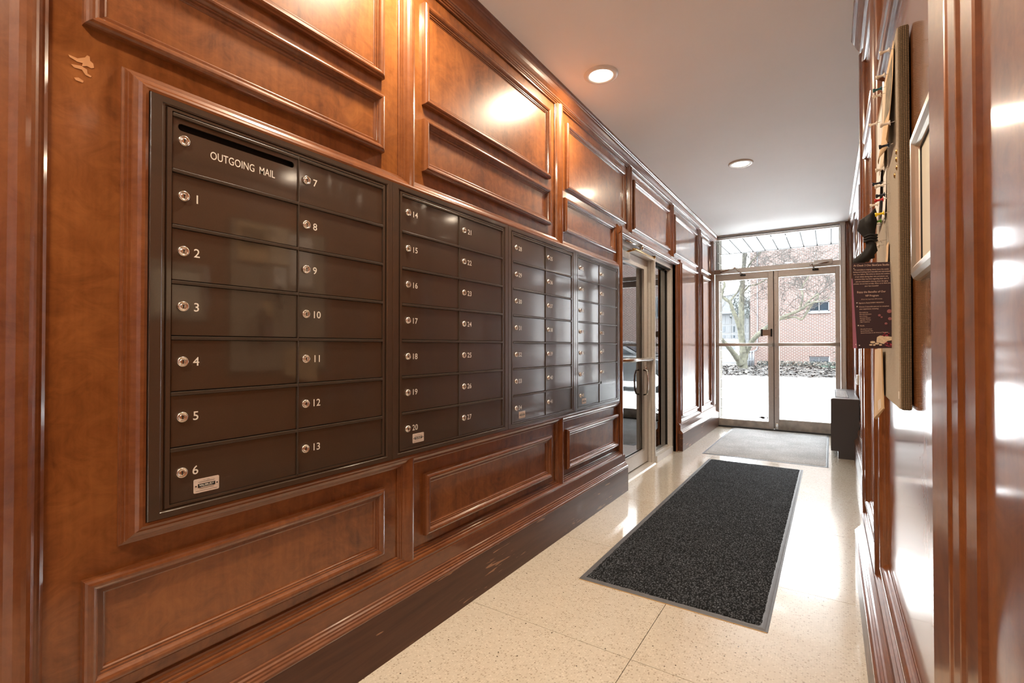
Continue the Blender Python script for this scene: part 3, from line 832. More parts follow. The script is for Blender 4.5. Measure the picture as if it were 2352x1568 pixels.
for k in range(4):
    y0 = MY0 + k * 0.7385; y1 = y0 + 0.7375
    root = empty('mailbox_unit', (XL, y0, MZ0), ULAB[k], 'mailboxes', 'mailbox banks along the panelled wall')
    obj('unit_frame', frame_mb(MB(), XL, 1, y0, y1, MZ0, MZ1, FP, zk=0.6), 'bronze', root)
    obj('unit_body', MB().box(XL - 0.13, XL + 0.012, y0 + 0.003, y1 - 0.003, MZ0 + 0.003, MZ1 - 0.003), 'black', root)
    ca, cb_, cc, cd = y0 + 0.0460, y0 + 0.3715, y0 + 0.3735, y0 + 0.6935
    zt, zb = MZ1 - 0.0285, MZ0 + 0.0265
    pit = (zt - zb) / 7
    obj('centre_post', MB().box(XL + 0.012, XL + 0.0335, cb_ - 0.001, cc + 0.001, zb - 0.004, zt + 0.004, bev=0.0008), 'bronze_rail', root)
    xd = XL + 0.0295
    n0 = [-1, 14, 28, 42][k] if k else 0
    for col, (a, b) in enumerate(((ca, cb_), (cc, cd))):
        for r in range(7):
            z1 = zt - r * pit; z0 = z1 - pit
            if k == 3 and col == 1 and r == 6:
                continue
            if k == 3 and col == 1 and r == 5:
                z0 -= pit
            num = (r if col == 0 else 7 + r) if k == 0 else n0 + col * 7 + r
            zd0, zd1 = z0 + 0.0010, z1 - 0.0095
            if k == 0 and col == 0 and r == 0:
                # slotted outgoing mail door: face with a long rounded slot
                sy0, sy1, szc, sr = a + 0.012, b - 0.012, zd1 - 0.020, 0.0085
                arc = [(sy1 - sr + sr * math.cos(t), szc + sr * math.sin(t)) for t in [math.pi / 2 - i * math.pi / 8 for i in range(9)]] + \
                      [(sy0 + sr + sr * math.cos(t), szc + sr * math.sin(t)) for t in [-math.pi / 2 - i * math.pi / 8 for i in range(9)]]
                bm = bmesh.new()
                for xx in (xd,):
                    ov = [bm.verts.new((xx, yy, zz)) for yy, zz in ((a + 0.001, zd0), (b - 0.001, zd0), (b - 0.001, zd1), (a + 0.001, zd1))]
                    iv = [bm.verts.new((xx, yy, zz)) for yy, zz in arc]
                    ed = [bm.edges.new((ov[i], ov[(i + 1) % 4])) for i in range(4)] + [bm.edges.new((iv[i], iv[(i + 1) % len(iv)])) for i in range(len(iv))]
                    bmesh.ops.triangle_fill(bm, edges=ed, use_beauty=True)
                fv = list(bm.faces)
                # drop the face pieces that lie in the slot
                for f_ in fv:
                    c_ = f_.calc_center_median()
                    if sy0 + sr < c_.y < sy1 - sr and abs(c_.z - szc) < sr * 0.9:
                        bm.faces.remove(f_)
                bmesh.ops.recalc_face_normals(bm, faces=bm.faces)
                ext = bmesh.ops.extrude_face_region(bm, geom=list(bm.faces))
                bmesh.ops.translate(bm, vec=(-0.004, 0, 0), verts=[e for e in ext['geom'] if isinstance(e, bmesh.types.BMVert)])
                dm = MB().bm(bm)
            else:
                dm = MB().box(XL + 0.014, xd, a + 0.001, b - 0.001, zd0, zd1, bev=0.0012)
            door = obj('mailbox_door', dm, 'bronze', root)
            obj('hinge_rail', MB().box(XL + 0.012, XL + 0.0345, a, b, z1 - 0.0092, z1 - 0.0008, bev=0.0012), 'bronze_rail', root)
            zl = (zd0 + zd1) / 2 + (0.009 if k < 2 else 0.006)
            if k == 0 and col == 0 and r == 0:
                zl = zd0 + 0.071
            if k == 3 and col == 1 and r == 5:
                zl = zd1 - 0.055
            yl = a + 0.0245 + (0.006 if k else 0)
            if lock_src is None:
                lock_src = obj('lock', lock_mb(), ['chrome', 'black'], door, org=(0, 0, 0))
                lock_src.location = Vector((xd, yl, zl)) - origin(door)
            else:
                clone(lock_src, door, (xd, yl, zl))
            tm = MB()
            if num == 0 and k == 0:
                text_mb(tm, 'OUTGOING  MAIL', (xd, a + 0.170, zd0 + 0.048), (0, 1, 0), (0, 0, 1), 0.0285, 'CENTER', th=0.0003, width=0.170, offset=0.003)
                obj('lettering', tm, 'ink', door, label='white lettering reading OUTGOING MAIL')
            else:
                s = str(num)
                dz = 0.0 if num != 53 else 0.012
                numbers(tm, s, yl + 0.031 + 0.009 * (len(s) - 1), zl - 0.0105 + dz, xd)
                obj('number', tm, 'ink', door, label='white number ' + s)
            if k == 3 and col == 1 and r == 5:
                obj('lock_hole', MB().lathe([(0.0098, 0), (0.0098, 0.0012), (0.0075, 0.0012), (0.0075, 0.0004), (0, 0.0004)], (xd, yl + 0.001, zl - 0.072), (1, 0, 0), 16), 'black', door)
            if col == 0 and r == 6:
                pa, pb_, pz0, pz1 = yl + 0.027, yl + 0.086, zd0 + 0.012, zd0 + 0.046
                xp = xd + 0.0012
                bm = bmesh.new()
                bmesh.ops.create_cube(bm, size=1)
                bmesh.ops.transform(bm, matrix=Matrix.Translation(((xd + xp) / 2, (pa + pb_) / 2, (pz0 + pz1) / 2)) @ Matrix.Diagonal((xp - xd, pb_ - pa, pz1 - pz0, 1)), verts=bm.verts)
                bmesh.ops.bevel(bm, geom=[e for e in bm.edges if abs((e.verts[0].co - e.verts[1].co).x) > 1e-5], offset=0.003, segments=3, profile=0.5, affect='EDGES')
                pm = MB().bm(bm)
                yc, zc = (pa + pb_) / 2, (pz0 + pz1) / 2
                pm.box(xp, xp + 0.0003, yc - 0.020, yc + 0.020, zc - 0.0045, zc + 0.0045, mi=1)
                for yy in (yc - 0.0245, yc + 0.0245):
                    pm.lathe([(0.0018, 0, 1), (0.0018, 0.0008, 1), (0, 0.0008, 1)], (xp, yy, zc), (1, 0, 0), 8, mi=1)
                text_mb(pm, 'SALSBURY', (xp + 0.0004, yc, zc - 0.0008), (0, 1, 0), (0, 0, 1), 0.0055, 'CENTER', mi=2, th=0.0003, width=0.034, offset=0.02)
                text_mb(pm, 'INDUSTRIES', (xp + 0.0004, yc, zc - 0.0038), (0, 1, 0), (0, 0, 1), 0.0026, 'CENTER', mi=2, th=0.0003, width=0.026)
                text_mb(pm, 'U.S. MAIL', (xp, yc, zc + 0.0115), (0, 1, 0), (0, 0, 1), 0.003, 'CENTER', mi=1, th=0.0003, width=0.014)
                for zz, ww in ((0.0088, 0.019), (-0.0075, 0.017), (-0.0125, 0.025)):
                    pm.box(xp, xp + 0.0002, yc - ww, yc + ww, zc + zz - 0.0004, zc + zz + 0.0003, mi=1)
                obj('maker_plate', pm, ['plate', 'black', 'ink'], door, label='small silver maker plate reading SALSBURY')

# ------------------------------------------------------------------ recessed ceiling lights
def recessed(x, y, label):
    r = empty('recessed_light', (x, y, H), label, 'ceiling light', 'recessed ceiling lights')
    obj('trim_ring', MB().lathe([(0.094, 0), (0.094, -0.004), (0.088, -0.009), (0.070, -0.011), (0.064, -0.006)], (x, y, H), (0, 0, 1), 40), 'white', r)
    obj('light_lens', MB().lathe([(0.064, -0.006), (0.060, -0.008), (0.0, -0.0085)], (x, y, H), (0, 0, 1), 40), 'lens', r)
recessed(-1.055, 2.505, 'lit round recessed ceiling light over the second mailbox bank, the larger-looking one')
recessed(-0.608, 4.355, 'lit round recessed ceiling light halfway to the glass entrance doors')
for (x, y, _), lb in zip(LAMPS[2:], ('recessed ceiling light above the first mailbox bank, just above the picture edge', 'recessed ceiling light in the lobby behind the photographer')):
    obj('recessed_light', MB().lathe([(0.094, 0), (0.094, -0.004), (0.088, -0.009), (0.070, -0.011), (0.064, -0.006)], (x, y, H), (0, 0, 1), 32), 'white', None,
        label=lb, category='ceiling light', group='recessed ceiling lights')

# ------------------------------------------------------------------ mats
def mat(name, x0, x1, y0, y1, rim, pile, label, tan=False):
    root = empty(name, ((x0 + x1) / 2, (y0 + y1) / 2, 0), label, 'mat')
    b = MB()
    b.prism([(0, 0), (0, 0.002), (rim * 0.6, 0.0035), (rim * 0.9, 0.005), (rim, 0.003)], 0, 0, lambda p, q, t: (0, 0, 0), caps=False) if False else None
    prof = [(0, 0), (0, 0.0015), (rim * 0.35, 0.0022), (rim * 0.5, 0.0034), (rim * 0.85, 0.0046), (rim, 0.0046)]
    loops = [[(x0 + d, y0 + d, h), (x1 - d, y0 + d, h), (x1 - d, y1 - d, h), (x0 + d, y1 - d, h)] for d, h in prof]
    for a, c in zip(loops, loops[1:]):
        b.add(a + c, [(i, (i + 1) % 4, 4 + (i + 1) % 4, 4 + i) for i in range(4)])
    b.add(loops[-1], [(0, 1, 2, 3)])
    obj('rubber_border', b, 'rubber', root)
    nx, ny = 60, int(60 * (y1 - y0 - 2 * rim) / (x1 - x0 - 2 * rim))
    vs, fs = [], []
    for j in range(ny + 1):
        for i in range(nx + 1):
            edge = i in (0, nx) or j in (0, ny)
            jx = random.uniform(-0.0025, 0.0025) if edge else 0
            vs.append((x0 + rim + (x1 - x0 - 2 * rim) * i / nx + jx, y0 + rim + (y1 - y0 - 2 * rim) * j / ny + jx, 0.0036 if edge else 0.0085 + random.uniform(-0.0005, 0.0005) + 0.0006 * math.sin(j * 0.5) * math.sin(i * 0.21)))
    for j in range(ny):
        for i in range(nx):
            a = j * (nx + 1) + i
            fs.append((a, a + 1, a + nx + 2, a + nx + 1))
    obj('carpet_pile', MB().add(vs, fs, 0, True), pile, root, fix=False)
    if tan:
        obj('tan_backing', MB().box(x0 + 0.002, x1 - 0.002, y0 - 0.004, y0 + 0.01, 0.0002, 0.0012), 'tan', root)
mat('floor_mat', -0.985, -0.203, 2.066, 4.95, 0.024, 'carpet', 'long charcoal ribbed floor mat with grey rubber border in mid corridor', True)
mat('entrance_mat', -1.092, -0.018, 5.160, 7.025, 0.018, 'carpet_grey', 'pale grey carpet mat lying directly against the entrance doors')

# ------------------------------------------------------------------ heater
hx0, hx1, hy0, hy1, hz = 0.000, 0.226, 5.65, 6.95, 0.575
heater = empty('convector_heater', (0.11, 6.3, 0), 'dark grey floor-standing convector heater with grille top beside the doors', 'heater')
body = [(hx0, 0.072), (hx0, hz - 0.014), (hx0 + 0.006, hz - 0.004), (hx0 + 0.016, hz), (hx1, hz), (hx1, 0.0), (hx0 + 0.060, 0.0), (hx0 + 0.060, 0.072)]
obj('cabinet', MB().prism(body, hy0, hy1, lambda p, q, t: (p, t, q)), 'charcoal', heater)
obj('top_plate', MB().prism([(hx0 - 0.002, hz - 0.012), (hx0 + 0.004, hz - 0.001), (hx0 + 0.016, hz + 0.004), (hx1, hz + 0.004), (hx1, hz - 0.001), (hx0 + 0.016, hz - 0.001)], hy0 - 0.004, hy1, lambda p, q, t: (p, t, q)), 'heater_top', heater)
gr = MB()
gx0, gx1, gy0, gy1 = hx0 + 0.040, hx0 + 0.150, 5.78, 6.72
gr.box(gx0, gx0 + 0.006, gy0, gy1, hz + 0.004, hz + 0.007).box(gx1 - 0.006, gx1, gy0, gy1, hz + 0.004, hz + 0.007).box(gx0, gx1, gy0, gy0 + 0.012, hz + 0.004, hz + 0.007).box(gx0, gx1, gy1 - 0.012, gy1, hz + 0.004, hz + 0.007)
gf = obj('grille_frame', gr, 'dark', heater)
for i in range(8):
    x = gx0 + 0.010 + i * 0.0125
    obj('grille_bar', MB().box(x, x + 0.007, gy0 + 0.012, gy1 - 0.012, hz + 0.004, hz + 0.0065), 'white', gf)
gb = MB()
for i in range(14):
    y = gy0 + 0.05 + i * 0.063
    gb.box(gx0 + 0.006, gx1 - 0.006, y, y + 0.006, hz + 0.0045, hz + 0.0075)
obj('cross_bars', gb, 'heater_top', gf)
obj('thermostat', MB().box(XR2 - 0.028, XR2, 5.88, 5.97, 0.70, 0.80, bev=0.006).box(XR2 - 0.033, XR2 - 0.028, 5.895, 5.955, 0.715, 0.765), 'white', None, label='small white wall thermostat on the panelling above the heater', category='thermostat')

# ------------------------------------------------------------------ bulletin board and what hangs on it
BX, BY0, BY1, BZ0, BZ1 = 0.1275, 1.365, 1.955, 0.940, 1.793
board = empty('bulletin_board', ((BX + 0.15) / 2, (BY0 + BY1) / 2, BZ0), 'thick fabric-covered bulletin board on the right wall, oatmeal face and brown woven edge', 'bulletin board')
obj('board_face', MB().box(BX, BX + 0.004, BY0 + 0.002, BY1 - 0.002, BZ0 + 0.002, BZ1 - 0.002, bev=0.0015), 'burlap', board)
obj('board_edge', MB().box(BX + 0.0025, 0.1495, BY0, BY1, BZ0, BZ1, bev=0.004), 'burlap_side', board)
obj('wall_spacer', MB().box(0.149, XR - 0.0026, BY0 + 0.05, BY1 - 0.05, BZ0 + 0.06, BZ1 - 0.06), 'black', board)
obj('staple_tag', MB().box(BX - 0.0008, BX + 0.001, BY0 + 0.006, BY0 + 0.014, BZ0 + 0.024, BZ0 + 0.040), 'paper_white', board)

def sheet(name, y0, y1, z0, z1, m, label, curl=0.012, lift=0.0, seg=10, print_=None, tilt=0.0):
    """paper pinned flat to the board, its free edge lifting off by curl"""
    def P(i, j, off):
        t = i / seg; s = j / seg
        y = y0 + (y1 - y0) * t + tilt * (1 - s)
        z = z0 + (z1 - z0) * s
        x = BX - 0.0012 - lift - curl * ((1 - s) ** 2) * (0.4 + 0.6 * math.cos(3 * t + 0.7) ** 2) - off
        return Vector((x, y, z))
    vs, fs = [], []
    for off in (0.0, -0.0006):
        for j in range(seg + 1):
            for i in range(seg + 1):
                vs.append(P(i, j, off))
    n = (seg + 1) ** 2
    for j in range(seg):
        for i in range(seg):
            a = j * (seg + 1) + i
            fs.append((a, a + 1, a + seg + 2, a + seg + 1))
            fs.append((n + a, n + a + seg + 1, n + a + seg + 2, n + a + 1))
    for i in range(seg):
        for a, b in ((i, i + 1), (seg * (seg + 1) + i, seg * (seg + 1) + i + 1), (i * (seg + 1), (i + 1) * (seg + 1)), (i * (seg + 1) + seg, (i + 1) * (seg + 1) + seg)):
            fs.append((a, b, n + b, n + a))
    o = obj(name, MB().add(vs, fs, 0, True), m, None, label=label, category='paper')
    if print_:
        pm = MB()
        i0, i1, j0, j1 = print_
        pv = [P(i, j, 0.0004) for j in range(j0, j1 + 1) for i in range(i0, i1 + 1)]
        wd = i1 - i0 + 1
        pm.add(pv, [(r * wd + q, r * wd + q + 1, (r + 1) * wd + q + 1, (r + 1) * wd + q) for r in range(j1 - j0) for q in range(wd - 1)])
        obj('printed_picture', pm, 'photo_print', o)
        tm = MB()
        for r in range(6):
            z = z0 + (z1 - z0) * (0.03 + 0.022 * r)
            s_ = (z - z0) / (z1 - z0)
            xx = min(P(i, max(0, int(s_ * seg)), 0.0).x for i in range(seg + 1)) - 0.001
            tm.box(xx, xx + 0.0004, y0 + 0.03, y1 - 0.02 - 0.01 * (r % 3), z, z + 0.0018)
    return o
sheet('paper_notice', 1.395, 1.575, 1.555, 1.778, 'paper_tan', 'tan printed sheet curling off the near upper part of the bulletin board', 0.020, 0.002, print_=(1, 9, 4, 9))
sheet('paper_notice', 1.585, 1.700, 1.560, 1.790, 'paper', 'cream sheet behind the tan one at the top of the bulletin board', 0.010, 0.0)
sheet('paper_notice', 1.705, 1.860, 1.440, 1.760, 'paper_white', 'tall pale sheet hanging beside the cream one on the board', 0.014, 0.001)
sheet('paper_notice', 1.610, 1.690, 1.425, 1.552, 'paper_white', 'small white slip pinned under the black push pins, above the black cloth', 0.006, 0.0)
sheet('paper_notice', 1.545, 1.600, 1.250, 1.345, 'paper_tan', 'narrow tan card tucked between the black cloth and the maroon flyer', 0.010, 0.002)

def pin(y, z, m, label, group, k=1.0):
    r = obj('push_pin', MB().lathe([(0.0, 0.0235), (0.0048, 0.0235), (0.0052, 0.0215), (0.0045, 0.0195), (0.0030, 0.0175), (0.0026, 0.0100), (0.0034, 0.0072), (0.0058, 0.0060), (0.0060, 0.0045), (0.0, 0.0042)], (BX - 0.006 * k, y, z), (-1, 0.08, -0.10), 12), m, None,
        label=label, category='push pin', group=group)
    obj('needle', MB().tube([(BX - 0.011 * k, y, z - 0.0005), (BX + 0.004, y - 0.0008, z + 0.0012)], 0.0007, 6), 'steel', r)
G = 'push pins on the bulletin board'
PINS = [((2047, 83), 'pin_clear', 'clear push pin at the top of the tan printed sheet'),
        ((2028, 172), 'pin_clear', 'clear push pin on the cream sheet, level with the upper panel moulding'),
        ((2020, 203), 'pin_teal', 'round dark teal pin, the only teal one on the board'),
        ((2018, 218), 'pin_clear', 'clear push pin just below the teal pin'),
        ((2008, 284), 'pin_clear', 'clear push pin farthest from the near edge, on the tall pale sheet'),
        ((2044, 274), 'pin_clear', 'clear push pin near the lower end of the tan printed sheet'),
        ((2038, 333), 'pin_black', 'black push pin below the tan sheet, topmost black one'),
        ((2027, 388), 'pin_clear', 'clear push pin alone halfway between the topmost and middle black pins'),
        ((2018, 421), 'pin_black', 'black push pin in the middle, beside a clear one'),
        ((2025, 426), 'pin_clear', 'clear push pin right beside the middle black pin'),
        ((2028, 448), 'pin_black', 'lowest black push pin, just above the red pin'),
        ((2024, 459), 'pin_red', 'red push pin on the small white slip'),
        ((2010, 471), 'pin_clear', 'clear push pin left of and below the red pin'),
        ((2026, 491), 'pin_yellow', 'yellow push pin at the foot of the white slip'),
        ((2019, 509), 'pin_green', 'green push pin at the top of the black cloth'),
        ((2016, 515), 'pin_clear', 'clear push pin touching the green pin on the black cloth'),
        ((2020, 555), 'pin_clear', 'clear push pin on the narrow tan card, upper of two'),
        ((2013, 567), 'pin_clear', 'clear push pin lower of two beside the black cloth')]
for (u, v), m, lb in PINS:
    p = atx(u + 17, v - 4, BX)
    pin(min(max(p.y, BY0 + 0.02), BY1 - 0.02), min(p.z, BZ1 - 0.02), m, lb, G)
for i, (u, v, wd) in enumerate(((2060, 349, 'top'), (2060, 366, 'second'), (2061, 384, 'third'), (2056, 403, 'lowest'))):
    p = atx(u, v, BX)
    obj('thumb_tack', MB().lathe([(0.0062, 0.0), (0.0060, 0.0010), (0.0042, 0.0022), (0.0018, 0.0028), (0, 0.0029)], (BX - 0.0002, max(p.y, BY0 + 0.01), p.z), (-1, 0, 0), 16), 'brass', None,
        label='domed brass thumb tack, %s of four in a column near the board edge' % wd, category='thumb tack', group='brass tacks on the board')

# black cloth tied in the middle like a bow
def cloth_bow():
    P = lambda u, v, y: at(u, v, y)
    ctr = [(2004, 486), (1992, 500), (1990, 520), (1999, 540), (2000, 556), (1995, 572), (1984, 588), (1982, 603)]
    wid = [7, 20, 22, 11, 10, 16, 27, 24]
    vs, fs, seg = [], [], 18
    for i, ((u, v), wd) in enumerate(zip(ctr, wid)):
        c = P(u, v, 1.62); e = P(u + wd, v, 1.62) - c
        rr = e.length
        for k in range(seg):
            a = 2 * math.pi * k / seg
            fold = 1 + 0.16 * math.sin(5 * a + i * 1.3) + 0.08 * math.sin(9 * a - i)
            vs.append(c + Vector((math.cos(a) * rr * fold, math.sin(a) * rr * 0.55 * fold, 0.008 * math.cos(a) * (1 if i < 4 else 1.6) + 0.004 * math.sin(4 * a + i))))
    for i in range(len(ctr) - 1):
        for k in range(seg):
            a, b = i * seg + k, i * seg + (k + 1) % seg
            fs.append((a, b, b + seg, a + seg))
    fs.append(tuple(range(seg))[::-1]); n = (len(ctr) - 1) * seg
    fs.append(tuple(range(n, n + seg)))
    return MB().add(vs, fs, 0, True)
bow = obj('cloth_bow', cloth_bow(), 'cloth', None, label='crumpled black cloth gathered like a bow above the maroon flyer', category='cloth')
kn = MB()
for v in (541, 547, 553):
    c = at(1999.5, v, 1.62)
    ring = [c + Vector((math.cos(a) * 0.0135, math.sin(a) * 0.009, 0.0016 * math.sin(3 * a))) for a in [i * math.pi / 8 for i in range(17)]]
    kn.tube(ring, 0.0030, 6)
obj('knot', kn, 'cloth', bow)

# maroon flyer standing out from the board
fy = 1.520
TL, TR, BR, BL = at(1956, 604, fy), at(2044.5, 601, fy), at(2050, 799, fy), at(1968.7, 800.5, fy)
flyer = obj('spa_flyer', MB().poly([BL, BR, TR, TL], (0, 1, 0), 0.0006), 'maroon', None, label='maroon rack card with peach lettering sticking out from the board', category='flyer')
bk = [at(1955.5, 640, fy + 0.03), at(1990, 640, fy + 0.03), at(1990, 799, fy + 0.03), at(1959, 799.5, fy + 0.03)]
obj('back_leaf', MB().poly(bk[::-1], (0, 1, 0), 0.0005), 'pink', flyer, label='mauve back leaf')
rt = (TR - TL).normalized(); up = (TL - BL).normalized(); Wd = (TR - TL).length; Hd = (TL - BL).length
rt_px = Wd / 88.5; up_px = Hd / 196.0
def fp(px_, py_):      # crop pixels of the card (7.13 per photo pixel) -> point on the card
    u_, v_ = 1940 + px_ / 7.13, 590 + py_ / 7.13
    q = at(u_, v_, fy)
    q.y -= 0.0006
    return q
lt = MB()
def line(s, cx, cy, wpx, h=26, align='CENTER'):
    a = fp(cx, cy)
    dirv = (fp(cx + 100, cy - 3.2) - a)
    k = dirv.length / 100
    text_mb(lt, s, a, (dirv.x, 0, dirv.z), (-(dirv.z), 0, dirv.x), h * k * 1.35, align, th=0.0, width=wpx * k)
for s, cx, cy, wpx in (('We specialize in helping clients leave the studio', 432, 214, 575), ('feeling and looking more beautiful and rejuvenated', 436, 250, 610), ('than ever before. We strive to ensure the comfort', 436, 288, 595),
        ('of our clients during their visit and answer any', 436, 328, 545), ('questions they may have regarding their skin. If', 437, 366, 560), ('you are interested in slowing down the aging', 441, 406, 530),
        ('process, we are here to help. Allow us to show you', 444, 442, 605), ('your best beautiful!', 440, 482, 225)):
    line(s, cx, cy, wpx)
line('At Cheek 2 Chic SkinCare Studio', 432, 148, 585, 40)
line('Enjoy the Benefits of Our', 436, 584, 470, 40)
line('VIP Program', 446, 646, 220, 40)
line('(Prices vary, beginning at $99 monthly)', 442, 694, 345, 18)
for s, x_, cy, wpx in (('Signature Facial EVERY MONTH!', 232, 764, 400), ('Choose 2 beautiful add-ons to complete', 236, 826, 480), ('your experience, including:', 242, 862, 310)):
    line(s, x_, cy, wpx, 24, 'LEFT')
for i, (s, wpx) in enumerate((('Dermaplaning', 138), ('Microdermabrasion', 192), ('Brow Artistry', 126), ('Specialty Masque', 172), ('Light/Skin Therapy', 178), ('High Frequency', 158))):
    line(s, 243 + i * 2, 916 + i * 31, wpx, 20, 'LEFT')
line('PLUS,', 254, 1136, 72, 24, 'LEFT')
for i, (s, wpx) in enumerate((('10% off all Products', 188), ('Special Monthly Gifts', 202), ('Special Discounts on all Advanced Therapies', 440))):
    line(s, 260 + i * 2, 1190 + i * 31, wpx, 20, 'LEFT')
obj('lettering', lt, 'cream_ink', flyer)
sm = MB()
for cx, cy in ((202, 752), (204, 812), (224, 1122)):
    c = fp(cx, cy); k = (fp(cx + 10, cy) - c).length / 10
    sm.add([c + Vector((math.sin(i * math.pi / 5) * k * (15 if i % 2 == 0 else 6.5), 0, math.cos(i * math.pi / 5) * k * (15 if i % 2 == 0 else 6.5))) for i in range(10)], [tuple(range(10))])
for cx, cy, r_ in ((152, 190, 7), (242, 1446, 10), (182, 1432, 8)):
    c = fp(cx, cy); k = (fp(cx + 10, cy) - c).length / 10
    sm.add([c + Vector((math.sin(i * math.pi / 5) * k * r_, 0, math.cos(i * math.pi / 5) * k * r_)) for i in range(10)], [tuple(range(10))])
obj('star_bullet', sm, 'star', flyer)
bb = MB()
for cx, cy, r_ in ((732, 888, 40), (570, 955, 24), (748, 1010, 32), (606, 985, 18), (678, 1090, 24)):
    c = fp(min(cx, 742), cy); k = (fp(cx + 10, cy) - fp(cx, cy)).length / 10
    bb.lathe([(r_ * k, 0), (r_ * k * 0.82, 0.0003), (r_ * k * 0.5, 0.0003), (0, 0.0003)], c, (0, -1, 0), 20)
obj('bubble_print', bb, 'bokeh', flyer)
tw = MB()
tw.poly([fp(530, 1312), fp(580, 1285), fp(784, 1308), fp(784, 1360), fp(700, 1375), fp(640, 1425), fp(520, 1392)], (0, -1, 0), 0.0002)
for cx, cy, rx, ry in ((460, 1395, 42, 24), (428, 1438, 28, 16), (484, 1440, 22, 18), (530, 1418, 36, 20), (588, 1438, 26, 17)):
    c = fp(cx, cy); k = (fp(cx + 10, cy) - c).length / 10
    tw.add([c + Vector((math.cos(i * math.pi / 8) * rx * k, -0.0003, math.sin(i * math.pi / 8) * ry * k)) for i in range(16)], [tuple(range(16))])
obj('towel_and_stones', tw, 'towel', flyer)
pt = MB()
rng = random.Random(3)
for cx0, cy0, n_, sx, sy in ((690, 1270, 14, 70, 26), (720, 1430, 16, 60, 36)):
    for _ in range(n_):
        cx, cy, r_ = cx0 + rng.uniform(-sx, sx * 0.7), cy0 + rng.uniform(-sy, sy), rng.uniform(9, 18)
        c = fp(min(cx, 770), cy); k = (fp(cx + 10, cy) - fp(cx, cy)).length / 10
        pt.add([c + Vector((math.cos(i * math.pi / 4) * r_ * k, -0.0004, math.sin(i * math.pi / 4) * r_ * k * 0.7)) for i in range(8)], [tuple(range(8))])
obj('petal_print', pt, 'petal', flyer)

# kraft envelope hanging below the flyer
ev = MB()
A = [(2012, 802), (2027, 800), (2031, 930), (2032, 938), (2014, 963), (2010, 960)]
pts = [at(u, v, 1.80 + (0.09 if u < 2020 else -0.12)) for u, v in A]
pts = [Vector((min(p.x, BX - 0.003), p.y, p.z)) for p in pts]
env = obj('kraft_envelope', MB().poly(pts, (-1, 0.25, 0), 0.003), 'kraft', None, label='kraft envelope hanging below the board beneath the maroon flyer', category='envelope')
q = [at(u, v, 1.70) for u, v in ((2021, 921), (2027, 916), (2028, 936), (2022, 943))]
q = [Vector((min(p.x, BX - 0.003) - 0.004, p.y, p.z)) for p in q]
obj('address_label', MB().poly(q, (-1, 0.2, 0), 0.0008), 'paper_white', env)

# silver picture frame nearer than the board
PF = [(0, 0), (0, 0.008), (0.004, 0.015), (0.012, 0.019), (0.022, 0.0185), (0.030, 0.013), (0.033, 0.008), (0.034, 0.004)]
py0, py1, pz0, pz1 = 0.960, 1.262, 1.213, 1.506
pf = empty('picture_frame', (XR, (py0 + py1) / 2, pz0), 'rounded silver picture frame with blank ivory sheet beside the corner pilaster', 'picture frame')
obj('frame_moulding', frame_mb(MB(), XR, -1, py0, py1, pz0, pz1, PF), 'silver', pf)
obj('inner_fillet', frame_mb(MB(), XR, -1, py0 + 0.034, py1 - 0.034, pz0 + 0.034, pz1 - 0.034, [(0, 0), (0, 0.006), (0.003, 0.006), (0.003, 0.0035)]), 'gasket', pf)
obj('ivory_sheet', MB().box(XR - 0.0035, XR - 0.001, py0 + 0.03, py1 - 0.03, pz0 + 0.03, pz1 - 0.03), 'certificate', pf)

# ------------------------------------------------------------------ outdoors: canopy, pier, pavement
SZ, SY1 = 2.66, 8.90
can = empty('entrance_canopy', (-0.6, 8.0, SZ), 'white panelled canopy soffit over the entrance, seen through the transom', 'canopy')
pwid = 0.180
xx = -1.60
while xx < 3.2:
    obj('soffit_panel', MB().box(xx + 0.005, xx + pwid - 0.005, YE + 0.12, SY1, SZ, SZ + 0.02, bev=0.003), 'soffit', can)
    xx += pwid
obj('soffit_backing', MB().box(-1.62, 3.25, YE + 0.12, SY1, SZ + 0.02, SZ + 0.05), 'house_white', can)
obj('fascia', MB().box(-1.62, 3.25, SY1, SY1 + 0.03, SZ - 0.005, SZ + 0.24), 'house_white', can)
xx = -1.60
while xx < 3.2:
    obj('seam_clip', MB().box(xx - 0.012, xx + 0.012, SY1 - 0.015, SY1 + 0.002, SZ - 0.010, SZ), 'gasket', can)
    xx += pwid
obj('canopy_light', MB().lathe([(0.0, -0.012), (0.075, -0.012), (0.095, -0.010), (0.110, -0.002), (0.112, 0.0)], (-0.618, 7.93, SZ), (0, 0, 1), 28), 'alum', can)
obj('roof_deck', MB().box(-3.4, 3.25, YE + 0.12, SY1, SZ + 0.05, SZ + 0.24), 'house_white', can)
pier = obj('masonry_pier', MB().box(-1.52, -1.300, YE + 0.122, 7.42, -0.06, SZ - 0.012), 'mortar', None, label='tan block masonry pier outside, just left of the glass doors', category='masonry pier')
nz = 20
bh = 2.70 / nz
for i in range(nz):
    z = -0.05 + i * bh
    off = 0.0 if i % 2 else 0.16
    ya = YE + 0.123
    cuts = [ya] + [y for y in (ya + off, ya + off + 0.32) if ya + 0.03 < y < 7.39] + [7.428]
    for a, b in zip(cuts, cuts[1:]):
        obj('block', MB().box(-1.525, -1.290, a + 0.005, b - (0.005 if b < 7.42 else 0), z + 0.006, z + bh - 0.006), 'block', pier)
structure('pavement', MB().box(-4, 3.5, YE + 0.12, 9.6, -0.14, -0.012), 'lot')
structure('parking_lot', MB().box(-45, 45, 9.6, 75, -0.5, -0.16), 'lot')
structure('exterior_wall', MB().box(0.36, 14, YE + 0.0, YE + 0.12, -0.14, 6).box(-14, -1.49, YE + 0.02, YE + 0.12, -0.14, 6).box(-1.49, 0.36, YE + 0.02, YE + 0.12, H + 0.12, 6), 'block')

